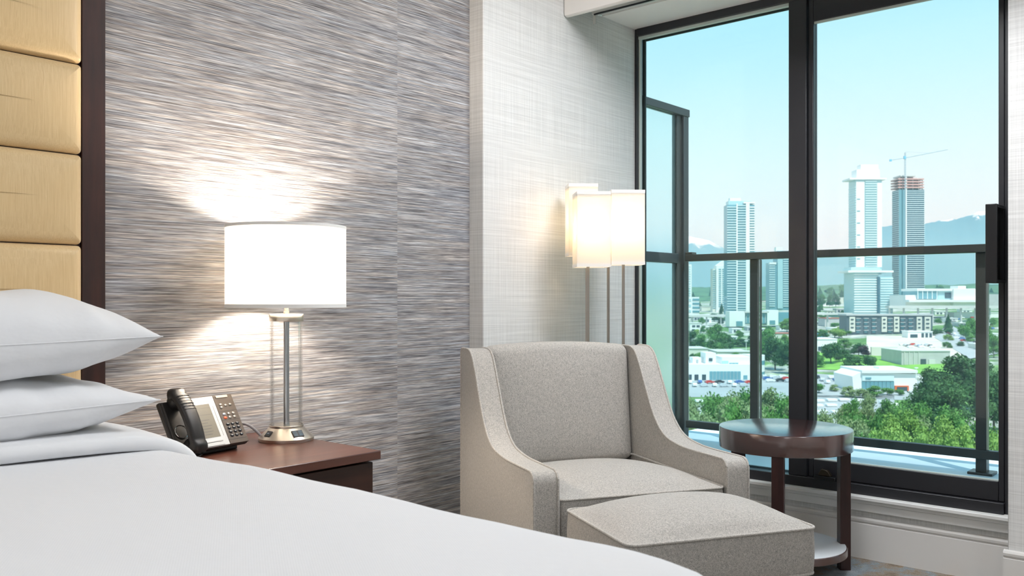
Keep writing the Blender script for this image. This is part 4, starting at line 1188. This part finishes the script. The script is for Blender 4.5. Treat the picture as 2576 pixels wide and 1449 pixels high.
for u0, u1, v0, v1, k2 in town:
    side_ = 'below the left hand towers' if u0 < 2000 else ('between mullion and tall tower' if u0 < 2200 else 'near the wide road')
    o, B = lowblock('low_building', tm[k2][1] + ' ' + side_, u0, u1, v0, v1, tm[k2][0], 'bld_roof' if k2 != 'w' else 'bld_white', 12)
    tag(o, group=tm[k2][1] + 's ' + side_)
    wn_ = (u1 - u0) / 3
    for i in range(2): B(u0 + wn_ * (i + 0.5), u0 + wn_ * (i + 1.1), v0 + 4, v1 - 2, -0.3, 0.15).build('window', 'glass_dark', o)
# grey warehouse
o, B = lowblock('warehouse', 'long grey concrete warehouse behind the bare site', 2268, 2390, 882, 918, 'bld_grey', 'bld_roof', 26)
for u in range(2274, 2320, 12): B(u, u + 1.5, 885, 917, -0.4, 0.1).build('pilaster', 'concrete', o)
B(2316, 2329, 903, 917, -0.4, 0.1).build('loading_door', 'glass_dark', o)
B(2336, 2352, 904, 916, -0.4, 0.1).build('loading_door', 'concrete', o)
# retaining wall of the site
o, B, k, zb = site('retaining_wall', 2230, 895, 'pale concrete retaining wall below the building site', 'wall', None)
B(2192, 2258, 873, 897, 0, 1.2).build('wall_panel', 'bld_cream', o)
o, B, k, zb = site('apartment_block', 2240, 841, 'long dark block of flats with white panels below the tall tower', 'building', None)
B(2130, 2346, 793, 845, 0, 16).build('body', 'bld_dark', o)
B(2128, 2348, 790, 794, -1, 17).build('roof', 'bld_grey', o)
for u, wd in ((2136, 14), (2217, 13), (2248, 13), (2305, 13), (2325, 15)):
    pn = B(u, u + wd, 797, 835, -1.0, 0.2).build('white_panel', 'bld_cream', o)
    for v in (802, 812, 822): B(u + 3, u + wd - 4, v, v + 3.5, -1.3, -0.8).build('window', 'glass_dark', o)
for u in (2152, 2172, 2192, 2232, 2264, 2284):
    for v in (800, 810, 820, 830):
        B(u, u + 12, v, v + 1.6, -1.4, 0.2).build('balcony', 'bld_grey', o)
        B(u + 2, u + 10, v + 2.5, v + 7, -0.2, 0.1).build('window', 'glass_teal', o)

# long white dealership on the left
o, B, k, zb = site('car_dealership', 1815, 957, 'long white car dealership with curved right end, left pane', 'building', None)
B(1715, 1905, 917, 962, 0, 30).build('hall', 'bld_white', o)
B(1820, 1905, 900, 918, 3, 26).build('upper_floor', 'bld_white', o)
B(1782, 1808, 890, 918, 6, 18).build('roof_box', 'bld_white', o)
B(1790, 1799, 903, 911, 5.6, 6.2).build('window', 'glass_dark', o)
B(1753, 1775, 903, 918, 10, 18).build('roof_plant', 'bld_white', o)
for u in (1734, 1744, 1763): B(u, u + 3, 908, 918, 8, 10).build('roof_unit', 'bld_grey', o)
for u in (1730, 1747, 1766): B(u, u + 10, 942, 960, -0.2, 0.2).build('service_door', 'glass_dark', o)
for i in range(9): B(1785 + i * 8.8, 1785 + i * 8.8 + 7.8, 934, 957, -0.2, 0.2).build('showroom_pane', 'glass_teal', o)
for i in range(3): B(1838 + i * 8, 1845 + i * 8, 914, 923, 2.7, 3.2).build('window', 'glass_teal', o)
B(1820, 1836, 909, 924, 2.7, 3.2).build('window', 'glass_pale', o)
B(1870, 1880, 944, 957, -0.2, 0.2).build('entrance', 'glass_teal', o)
kx = (1905 - 1815) * k
zz0, zz1 = 0.0, EYE + (750 - 898) * k - zb
Rr = 42 * k
def drum(z0, z1, rr, name, mat):
    pts = [(kx + rr * math.sin(a), 16 - rr * math.cos(a)) for a in [PI * i / 16 for i in range(17)]]
    return MB().prism([(kx - 1, 16 - rr)] + pts + [(kx - 1, 16 + rr)], z0, z1, 'z').build(name, mat, o, smooth=40)
drum(zz0, zz1, Rr * 0.98, 'curved_end', 'bld_white')
drum(EYE + (750 - 922) * k - zb, EYE + (750 - 911) * k - zb, Rr * 0.99, 'curved_window', 'glass_teal')
drum(EYE + (750 - 955) * k - zb, EYE + (750 - 940) * k - zb, Rr * 0.985, 'curved_window', 'glass_teal')

# low white dealership on the right
o, B, k, zb = site('car_dealership', 2225, 985, 'low white car dealership with slanted left end, right pane', 'building', None)
def zz(v): return EYE + (750 - v) * k - zb
MB().prism([((2148 - 2225) * k, 0), ((2303 - 2225) * k, 0), ((2303 - 2225) * k, zz(941)), ((2165 - 2225) * k, zz(936)), ((2144 - 2225) * k, zz(947))], 0, 22, 'y').build('hall', 'bld_white', o)
B(2166, 2306, 931, 938, -1, 24).build('roof', 'bld_white', o)
B(2168, 2248, 945, 958, -0.5, 0.2).build('sign_panel', 'slab_pale', o)
B(2176, 2190, 949, 953, -0.8, -0.4).build('sign_lettering', 'glass_teal', o)
for i in range(8): B(2168 + i * 10.2, 2177.2 + i * 10.2, 959, 979, -0.3, 0.2).build('showroom_pane', 'glass_teal', o)
B(2250, 2285, 970, 983, -0.6, 0.2).build('red_portal', 'sign_orange', o)
B(2255, 2280, 973, 984, -0.9, -0.5).build('portal_glass', 'glass_dark', o)
B(2288, 2318, 958, 990, 4, 20).build('side_wing', 'bld_white', o)
B(2226, 2240, 926, 932, 6, 12).build('roof_unit', 'bld_white', o)

# lamp standards of the forecourt
for u, v0, v1, lb in ((2117.5, 932, 962, 'tall white forecourt lamp standard left of the low dealership'), (2305, 926, 962, 'tall white forecourt lamp standard right of the low dealership'), (1877, 858, 888, 'white lamp standard behind the long dealership')):
    o, B, k, zb = site('lamp_standard', u, v1, lb, 'street lamp', None)
    B(u - 0.5, u + 0.5, v0, v1 + 2, -0.1, 0.1).build('pole', 'bld_white', o)
    B(u - 4, u + 4, v0 - 1.5, v0 + 0.5, -0.5, 0.5).build('lamp_head', 'bld_white', o)

# white trailers parked in the yard
for i, (u, v, w_) in enumerate(((2062, 1006, 26), (2095, 1004, 24), (2126, 1003, 26), (2160, 1004, 24), (2192, 1006, 30), (2230, 1010, 26), (2058, 1018, 28), (2094, 1017, 26), (2066, 1033, 34), (2108, 1034, 26), (2250, 1016, 28), (1760, 1006, 18), (1950, 1012, 24), (1968, 1028, 22))):
    lb = 'white box trailer parked in the yard of the right pane' if u > 2040 else 'white box trailer half hidden by trees in the left pane'
    o, B, k, zb = site('box_trailer', u, v + 8, lb, 'trailer', None, group='white trailers in the yard' if u > 2040 else 'white trailers behind the trees')
    q = B(u - w_ / 2, u + w_ / 2, v, v + 5.5, 0, 2.6).build('box', 'bld_white', o, bevel=0.1)
    B(u - w_ / 2 + 2, u + w_ / 2 - 2, v + 5.5, v + 7.5, 0.2, 2.4).build('chassis', 'bld_dark', o)

# cars
CARC = {'white': (0.85, 0.85, 0.85), 'silver': (0.55, 0.57, 0.6), 'black': (0.03, 0.03, 0.035), 'red': (0.55, 0.04, 0.03), 'blue': (0.06, 0.14, 0.38)}
for c2, rgb in CARC.items(): plain('car_' + c2, rgb, 0.25, coat=0.5)
car_me = {}
def car_mesh():
    mb = MB()
    pr = [(-2.2, 0.35), (2.2, 0.35), (2.25, 0.75), (1.9, 0.95), (1.0, 1.02), (0.55, 1.45), (-1.1, 1.48), (-1.75, 1.02), (-2.2, 0.95)]
    mb.prism(pr, -0.88, 0.88, 'y')
    for x in (-1.4, 1.4):
        for y in (-0.8, 0.8):
            mb.rings([[(x + 0.33 * math.cos(a * PI / 4), y + s_, 0.33 + 0.33 * math.sin(a * PI / 4)) for a in range(8)] for s_ in (-0.1, 0.1)])
    return mb
for c2 in CARC:
    cmb = car_mesh(); me = bpy.data.meshes.new('car_' + c2); me.from_pydata(cmb.v, [], cmb.f); me.materials.append(MATS['car_' + c2]); car_me[c2] = me
rnd = random.Random(11)
def cars(lst, where, group):
    for u, v, c2 in lst:
        d = reach(u, v); x, y = XY(u, d)
        ob = bpy.data.objects.new('car', car_me[c2]); ob.location = (x, y, gz(x) + 0.3); ob.rotation_euler = (0, 0, IMG + rnd.choice((0.1, 0.2, 1.4, 1.5)))
        COL.objects.link(ob)
        tag(ob, 'small %s car %s' % (c2, where), 'car', '%s cars %s' % (c2, group))
kinds = ['white', 'silver', 'black', 'white', 'red', 'silver', 'blue', 'white']
cars([(1735 + i * 12.5, 966 + (8 if i % 2 else 0), kinds[(i * 3) % 8]) for i in range(14)], 'parked before the long dealership', 'before the long dealership')
cars([(1922 + i * 8, 952 + (i % 3) * 5, kinds[(i * 5 + 1) % 8]) for i in range(9)], 'parked beside the mullion', 'beside the mullion')
cars([(2055 + i * 13, 954 + (i % 3) * 6, kinds[(i * 3 + 2) % 8]) for i in range(7)], 'parked left of the low dealership', 'left of the low dealership')
cars([(2326 + i * 11, 984 + (i % 2) * 5, kinds[(i * 5 + 3) % 8]) for i in range(5)], 'parked right of the low dealership', 'right of the low dealership')
cars([(2370 + i * 6.0 + (i % 3) * 9, 838 + i * 2.4, kinds[(i * 3 + 1) % 8]) for i in range(14)], 'on the wide road', 'on the road')
cars([(2385 + (i % 6) * 18 + (i // 6) * 7, 792 + (i // 6) * 9 + (i % 3) * 5, kinds[(i * 3 + 1) % 8]) for i in range(24)], 'in the far lots behind the railing post', 'in the far lots')
cars([(2050 + i * 9, 838 + (i % 4) * 4, kinds[(i * 3) % 8]) for i in range(8)], 'parked near the blue fronted shop', 'near the blue fronted shop')
cars([(2270 + i * 7, 870 + (i % 4) * 2, kinds[(i * 5) % 8]) for i in range(12)], 'standing on the bare site', 'on the bare site')

# ---- trees
def leafmat(name, c0, c1):
    m, n, l, b = newmat(name)
    oi = n.new('ShaderNodeObjectInfo')
    t = n.new('ShaderNodeTexCoord')
    nz = stretched(n, l, t.outputs['Object'], (0.6, 0.6, 0.6), detail=3)
    f = mathn(n, l, 'ADD', mathn(n, l, 'MULTIPLY', oi.outputs['Random'], 0.45), mathn(n, l, 'SUBTRACT', nz, 0.22))
    l.new(ramp(n, l, f, [(0.1, c0), (0.8, c1)]), b.inputs['Base Color'])
    b.inputs['Roughness'].default_value = 0.7
    b.inputs['Specular IOR Level'].default_value = 0.2
    b.inputs['Transmission Weight'].default_value = 0.0
leafmat('leaf_dark', (0.030, 0.085, 0.025), (0.085, 0.19, 0.06))
leafmat('leaf_mid', (0.065, 0.17, 0.035), (0.16, 0.34, 0.08))
leafmat('leaf_bright', (0.13, 0.26, 0.04), (0.32, 0.47, 0.12))
leafmat('leaf_olive', (0.17, 0.24, 0.09), (0.34, 0.43, 0.20))
leafmat('leaf_purple', (0.06, 0.035, 0.045), (0.12, 0.07, 0.08))
def leaf_quad(mb, p, sz, rr):
    a = Vector((rr.gauss(0, 1), rr.gauss(0, 1), rr.gauss(0, 0.7))).normalized()
    c = a.cross(Vector((rr.gauss(0, 1), rr.gauss(0, 1), rr.gauss(0, 1)))).normalized()
    p = Vector(p)
    q = len(mb.v)
    mb.v += [tuple(p + a * sz), tuple(p + c * sz * 0.7), tuple(p - a * sz), tuple(p - c * sz * 0.7)]
    mb.f.append((q, q + 1, q + 2, q + 3))
def broad(seed, n_leaf):           # crown in a unit tree: height 1, crown radius about 0.42
    rr = random.Random(seed); mb = MB(); lobes = []
    for i in range(15):
        a = rr.uniform(0, 2 * PI); zc = rr.uniform(0.28, 0.86)
        rad = 0.30 * math.sin(min(1, max(0.1, (1.04 - zc) / 0.62)) * PI / 2) * rr.uniform(0.4, 1.0)
        lobes.append((rad * math.cos(a), rad * math.sin(a), zc, rr.uniform(0.10, 0.19)))
    for lx, ly, lz, lr in lobes:
        k0 = len(mb.v)
        rs = []
        for j in range(1, 5):
            th = PI * j / 5
            rs.append([(lx + lr * 0.66 * math.sin(th) * math.cos(2 * PI * i / 8), ly + lr * 0.66 * math.sin(th) * math.sin(2 * PI * i / 8), lz + lr * 0.6 * math.cos(th)) for i in range(8)])
        mb.rings(rs)
        for i in range(n_leaf // 15):
            v = Vector((rr.gauss(0, 1), rr.gauss(0, 1), rr.gauss(0, 1))).normalized() * lr * rr.uniform(0.6, 1.3)
            leaf_quad(mb, (lx + v[0], ly + v[1], lz + v[2] * 0.9), rr.uniform(0.014, 0.030), rr)
    return mb
def conif(seed, n_leaf):
    rr = random.Random(seed); mb = MB()
    for j in range(11):
        z = 0.10 + 0.08 * j; rad = 0.20 * (1 - j / 11.5) * rr.uniform(0.85, 1.1)
        rs = [[(rad * (1.0 if i % 2 else 0.62) * math.cos(2 * PI * i / 14 + j), rad * (1.0 if i % 2 else 0.62) * math.sin(2 * PI * i / 14 + j), z) for i in range(14)],
              [(rad * 0.12 * math.cos(2 * PI * i / 14 + j), rad * 0.12 * math.sin(2 * PI * i / 14 + j), z + 0.14) for i in range(14)]]
        mb.rings(rs)
    for i in range(n_leaf):
        z = rr.uniform(0.08, 0.98) ** 1.2; rad = 0.21 * (1.02 - z) * rr.uniform(0.6, 1.08); a = rr.uniform(0, 2 * PI)
        leaf_quad(mb, (rad * math.cos(a), rad * math.sin(a), z), rr.uniform(0.012, 0.026), rr)
    return mb
LEAFY = {}
def leafy(kind, var, mat):
    key = (kind, var, mat)
    if key not in LEAFY:
        mb = broad(var * 13 + 5, 4200) if kind == 'b' else conif(var * 17 + 3, 1200)
        me = bpy.data.meshes.new('foliage'); me.from_pydata(mb.v, [], mb.f); me.materials.append(MATS[mat])
        LEAFY[key] = me
    return LEAFY[key]
trunk_me = bpy.data.meshes.new('trunk')
tmb = MB().rings([[(r_ * math.cos(2 * PI * i / 7), r_ * math.sin(2 * PI * i / 7), z) for i in range(7)] for r_, z in ((0.022, 0.0), (0.016, 0.3), (0.006, 0.75))])
trunk_me.from_pydata(tmb.v, [], tmb.f); trunk_me.materials.append(MATS['bark'])
PLANTED = []
def blocked(x, y, r_):
    for bx, by, a, x0, x1, y0, y1 in BUILT:
        dx, dy = x - bx, y - by
        lx, ly = dx * math.cos(a) + dy * math.sin(a), -dx * math.sin(a) + dy * math.cos(a)
        if x0 - r_ * 0.75 < lx < x1 + r_ * 0.75 and y0 - r_ * 0.75 < ly < y1 + r_ * 0.75: return True
    for tx, ty, tr_ in PLANTED:
        if math.hypot(x - tx, y - ty) < 0.85 * (r_ + tr_): return True
    return False
def tree(u, vt, wpx, kind, mat, label, group, vb=None, d=None, var=None):
    d = d or reach(u, vb)
    d_try = [d]
    for q in range(1, 40): d_try += [d * (1 + 0.008 * q), d * (1 - 0.004 * q)]
    for dq in d_try:                 # stand clear of walls and of the neighbours' crowns
        x, y = XY(u, dq)
        if not blocked(x, y, wpx * dq / FPX * 0.5): d = dq; break
    x, y = XY(u, d); z = gz(x)
    PLANTED.append((x, y, wpx * d / FPX * 0.5))
    k = d / FPX
    hgt = EYE + (750 - vt) * k - z
    wid = wpx * k / (0.80 if kind == 'b' else 0.42)
    var = rnd.randrange(4) if var is None else var
    o = thing('conifer_tree' if kind == 'c' else 'tree', (x, y, z - 0.3), rnd.uniform(0, 6.28), label, 'tree', group)
    for nm, me in (('foliage', leafy(kind, var, mat)), ('trunk', trunk_me)):
        ob = bpy.data.objects.new(nm, me); COL.objects.link(ob); ob.parent = o; ob.scale = (wid, wid, hgt)
    return o
D_, M_, B_, O_, P_ = 'leaf_dark', 'leaf_mid', 'leaf_bright', 'leaf_olive', 'leaf_purple'
# near belt, left pane
for u, vt, wd, mt, d in ((1742, 1003, 70, O_, 235), (1790, 972, 95, M_, 250), (1838, 985, 80, O_, 240), (1872, 975, 90, M_, 262), (1935, 968, 80, O_, 270), (1975, 990, 70, M_, 250), (1812, 1030, 90, O_, 205), (1905, 1020, 90, O_, 215), (1965, 1035, 80, M_, 205), (1750, 1045, 80, O_, 195), (1858, 1040, 85, O_, 190), (1765, 1015, 75, O_, 225), (1840, 1005, 80, M_, 228), (1900, 990, 80, O_, 245), (1930, 1005, 75, M_, 228), (1720, 985, 70, O_, 255), (1990, 1010, 70, O_, 226), (1780, 1060, 90, O_, 178), (1925, 1058, 90, M_, 180)):
    tree(u, vt, wd, 'b', mt, 'feathery pale olive tree in the near belt of the left pane' if mt == O_ else 'fuller green tree in the near belt of the left pane', ('olive' if mt == O_ else 'green') + ' trees in the near left belt', d=d)
# near belt, right pane
for u, vt, wd, kd, mt, d in ((2070, 1030, 70, 'b', O_, 245), (2145, 995, 60, 'b', M_, 255), (2178, 1010, 70, 'b', O_, 240), (2110, 1055, 80, 'b', O_, 205), (2075, 1075, 80, 'b', B_, 180), (2245, 1035, 90, 'b', B_, 215), (2285, 1030, 90, 'b', B_, 225), (2335, 1055, 90, 'b', B_, 205), (2375, 1045, 80, 'b', B_, 215), (2420, 1060, 90, 'b', B_, 205), (2270, 1075, 100, 'b', B_, 180), (2480, 1050, 90, 'b', M_, 210), (2180, 1062, 90, 'b', M_, 190), (2340, 1090, 100, 'b', B_, 170), (2440, 1095, 100, 'b', B_, 170), (2150, 1035, 80, 'b', O_, 220), (2205, 1040, 75, 'b', M_, 226), (2130, 1085, 95, 'b', O_, 172), (2215, 1085, 95, 'b', B_, 172), (2310, 1010, 80, 'b', M_, 242), (2260, 1012, 70, 'b', M_, 240), (2395, 1020, 90, 'b', M_, 235), (2055, 1050, 70, 'b', O_, 215), (2160, 1015, 60, 'b', M_, 236), (2510, 1080, 90, 'b', B_, 180), (2385, 1090, 95, 'b', B_, 172), (2230, 998, 56, 'b', M_, 285), (2285, 1000, 60, 'b', M_, 282), (2185, 992, 50, 'b', O_, 288), (2120, 1012, 50, 'b', O_, 262), (2310, 1045, 80, 'b', O_, 214)):
    nm = {O_: 'feathery pale olive tree', M_: 'mid green leafy tree', B_: 'bright fresh green tree'}[mt]
    tree(u, vt, wd, kd, mt, nm + ' in the near belt of the right pane', nm + 's in the near right belt', d=d)
tree(2222, 1015, 48, 'c', D_, 'dark pointed conifer among the bright trees of the right pane', None, d=235)
tree(2290, 1040, 40, 'c', D_, 'smaller dark conifer among the bright trees below the dealership', None, d=230)
for u, vt, wd, d, lb in ((2350, 920, 120, 300, 'big dark leafy tree nearest the low dealership'), (2410, 885, 150, 310, 'tallest big dark leafy tree beside the railing post'), (2465, 900, 130, 305, 'big dark leafy tree behind the railing post'), (2320, 975, 90, 270, 'dark leafy tree just right of the dealership portal'), (2390, 960, 120, 265, 'lower dark leafy tree below the tallest one'), (2500, 930, 110, 280, 'dark leafy tree right of the railing post')):
    tree(u, vt, wd, 'b', D_, lb, None, d=d)
# around the lots and lawns
for u, vt, vb, wd, mt in ((2060, 960, 990, 40, M_), (2098, 965, 985, 26, O_), (2135, 968, 1000, 40, O_), (2200, 968, 998, 46, M_), (2232, 972, 1000, 36, M_), (2262, 976, 996, 26, M_), (2170, 975, 1000, 40, O_), (2052, 880, 925, 46, M_), (2090, 855, 915, 62, D_), (2120, 875, 915, 40, D_), (2145, 890, 935, 56, D_), (2190, 890, 930, 50, D_), (2125, 850, 880, 40, M_), (2160, 862, 895, 46, D_), (2100, 825, 850, 44, B_), (2070, 828, 850, 36, M_)):
    nm = {O_: 'small pale tree', M_: 'small green tree', D_: 'dark round tree', B_: 'bright green tree'}[mt]
    where = ' round the low dealership' if vb > 960 else ' on the lawn slope behind it'
    tree(u, vt, wd, 'b', mt, nm + (' standing round the low dealership' if vb > 960 else ' on the slope above the low dealership'), nm + 's' + where, vb=vb)
tree(2172, 868, 36, 'b', P_, 'dark purple leaved tree on the slope above the dealership', None, vb=896)
for u, vt, vb, wd, mt in ((1738, 830, 885, 40, D_), (1762, 838, 880, 40, M_), (1800, 812, 890, 62, M_), (1826, 835, 890, 40, D_), (1862, 850, 872, 46, D_), (1900, 838, 872, 50, D_), (1932, 825, 880, 50, M_), (1950, 845, 930, 70, D_), (1985, 858, 940, 60, D_), (1916, 860, 900, 40, M_), (1760, 885, 912, 40, M_), (1850, 885, 905, 26, M_), (1742, 888, 912, 24, D_), (1870, 895, 908, 16, M_), (1980, 800, 835, 44, B_)):
    nm = {M_: 'mid green tree', D_: 'dark leafy tree', B_: 'bright green tree'}[mt]
    tree(u, vt, wd, 'b', mt, nm + ' behind the long dealership', nm + 's behind the long dealership', vb=vb)
for u, vt, vb, wd, mt in ((2385, 790, 836, 30, D_), (2425, 815, 850, 30, M_), (2445, 800, 860, 36, M_), (2480, 820, 880, 40, M_), (2500, 840, 900, 40, M_), (2360, 800, 815, 20, M_)):
    tree(u, vt, wd, 'c' if mt == D_ else 'b', mt, 'dark conifer beside the wide road' if mt == D_ else 'green tree lining the wide road', None if mt == D_ else 'trees lining the wide road', vb=vb)
# trees between the low blocks
for i in range(46):
    zone = i % 3
    u = (rnd.uniform(1732, 1990), rnd.uniform(2046, 2135), rnd.uniform(2350, 2510))[zone]
    vb = (rnd.uniform(805, 872), rnd.uniform(785, 860), rnd.uniform(785, 880))[zone]
    mt = rnd.choice((M_, D_, M_, B_))
    nm = {M_: 'mid green street tree', D_: 'dark street tree', B_: 'fresh green street tree'}[mt]
    pl = (' below the left hand towers', ' between mullion and tall tower', ' near the wide road')[zone]
    tree(u, vb - rnd.uniform(14, 24), rnd.uniform(16, 30), 'b', mt, nm + pl, nm + 's' + pl, vb=vb)
# wooded slopes behind
for i in range(54):
    left = i < 20
    u = rnd.uniform(1735, 1830) if left else (rnd.uniform(2046, 2132) if i < 36 else rnd.uniform(2325, 2505))
    vb = rnd.uniform(742, 795) if left else (rnd.uniform(738, 775) if i < 36 else rnd.uniform(730, 745))
    c2 = rnd.random() < 0.45
    hh = rnd.uniform(18, 36) * (0.6 if vb < 745 else 1)
    nm = 'small dark conifer' if c2 else 'small round green tree'
    pl = ' on the slope left of the blue tower' if left else (' on the slope right of the mullion' if i < 36 else ' on the ridge behind the civic building')
    tree(u, vb - hh, rnd.uniform(14, 26) * (0.7 if c2 else 1), 'c' if c2 else 'b', D_ if c2 else rnd.choice((M_, D_)), nm + pl, nm + 's' + pl, vb=vb)

# ---- mountains
def hazed_rock(name, snow):
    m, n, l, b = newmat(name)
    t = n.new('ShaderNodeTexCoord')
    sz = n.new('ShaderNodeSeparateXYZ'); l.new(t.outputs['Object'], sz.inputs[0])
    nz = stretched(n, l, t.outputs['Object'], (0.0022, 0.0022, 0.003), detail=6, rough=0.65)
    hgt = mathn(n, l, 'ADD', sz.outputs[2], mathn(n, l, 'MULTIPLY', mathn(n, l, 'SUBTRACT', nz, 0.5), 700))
    l.new(ramp(n, l, mathn(n, l, 'DIVIDE', hgt, 1400.0), [(0.0, (0.04, 0.16, 0.19)), (snow * 0.8, (0.05, 0.17, 0.22)), (snow, (0.08, 0.19, 0.23)), (snow + 0.03, (0.85, 0.88, 0.9))]), b.inputs['Base Color'])  # blue of the distant haze painted into the forest and rock colour
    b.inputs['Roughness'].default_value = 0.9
hazed_rock('hazed_rock_east', 0.745)
hazed_rock('hazed_rock_west', 0.52)
def mountain(name, ridge, dist, label, mat, lift=0.0):
    us = [p[0] for p in ridge]
    def rv(u):
        for (a, va), (c, vc) in zip(ridge, ridge[1:]):
            if u <= c: return va + (vc - va) * (u - a) / (c - a)
        return ridge[-1][1]
    nu = int((us[-1] - us[0]) / 6); mb = MB(); rows = [(-0.22, 0.0), (-0.17, 0.28), (-0.13, 0.46), (-0.09, 0.62), (-0.06, 0.74), (-0.03, 0.88), (0.0, 1.0), (0.05, 0.8), (0.14, 0.3)]
    for dd, h in rows:
        for i in range(nu + 1):
            u = us[0] + (us[-1] - us[0]) * i / nu
            d = dist * (1 + dd + 0.018 * mnoise.noise((u * 0.02, dd * 22, 5.0)) * (1 if h < 1 else 0))
            zr = EYE + (750 - rv(u) + 3.0 * mnoise.noise((u * 0.09, 1.0, dist))) / FPX * dist
            z = zr * h + (90 * mnoise.noise((u * 0.035, dd * 30, 1.5)) if 0 < h < 1 else 0)
            x, y = XY(u, d); mb.v.append((x, y, z + lift))
    k = nu + 1
    for j in range(len(rows) - 1):
        for i in range(nu):
            mb.f.append((j * k + i, j * k + i + 1, (j + 1) * k + i + 1, (j + 1) * k + i))
    return mb.build(name, mat, kind='structure', label=label, smooth=60)
mountain('mountain_range', [(600, 640), (1000, 600), (1300, 630), (1600, 590), (1700, 602), (1735, 594), (1747, 597), (1783, 604), (1808, 618), (1827, 627), (1900, 632), (1990, 636), (2060, 640), (2090, 700)], 12600, 'hazy blue mountain with a snowy top left of the blue tower', 'hazed_rock_west')
mountain('mountain_range', [(1900, 690), (1990, 640), (2060, 640), (2120, 640), (2170, 590), (2200, 574), (2244, 567), (2325, 563.6), (2347, 558), (2378, 553), (2410, 550), (2434, 543), (2461, 532), (2480, 531), (2520, 538), (2600, 560), (2750, 545), (3000, 590), (3300, 640)], 12000, 'hazy blue mountain range rising right of the unfinished tower', 'hazed_rock_east')

# ---- thin summer haze over the town
m = bpy.data.materials.new('summer_haze'); m.use_nodes = True; MATS['summer_haze'] = m
n = m.node_tree.nodes; l = m.node_tree.links; n.clear()
o = n.new('ShaderNodeOutputMaterial'); vs_ = n.new('ShaderNodeVolumeScatter')
vs_.inputs['Color'].default_value = (0.42, 0.81, 1.0, 1); vs_.inputs['Density'].default_value = 1.7e-4; vs_.inputs['Anisotropy'].default_value = -0.4
l.new(vs_.outputs[0], o.inputs['Volume'])
MB().box(110, 15600, -9000, 16000, -60, 520).build('haze', 'summer_haze', kind='stuff', label='thin bluish summer haze over the town and mountains', cat='haze')

# ---- tell apart the things that share a label by their order from the left
ORD = ['leftmost', 'second from left', 'third from left', 'fourth from left', 'fifth from left', 'sixth from left', 'seventh from left', 'eighth from left', 'ninth from left', 'tenth from left', 'eleventh from left', 'twelfth from left', 'thirteenth from left', 'fourteenth from left', 'fifteenth from left', 'sixteenth from left', 'seventeenth from left', 'eighteenth from left']
same = {}
for ob in list(COL.objects):
    if ob.parent is None and ob.get('category') and ob.get('group'): same.setdefault((ob['label'], ob['group']), []).append(ob)
for (lb, gp), obs in same.items():
    if len(obs) < 2: continue
    obs.sort(key=lambda q: -math.atan2(q.location[1], q.location[0]))
    for i, ob in enumerate(obs):
        od = 'rightmost' if i == len(obs) - 1 else ORD[min(i, 17)]
        ob['label'] = lb + ', ' + od
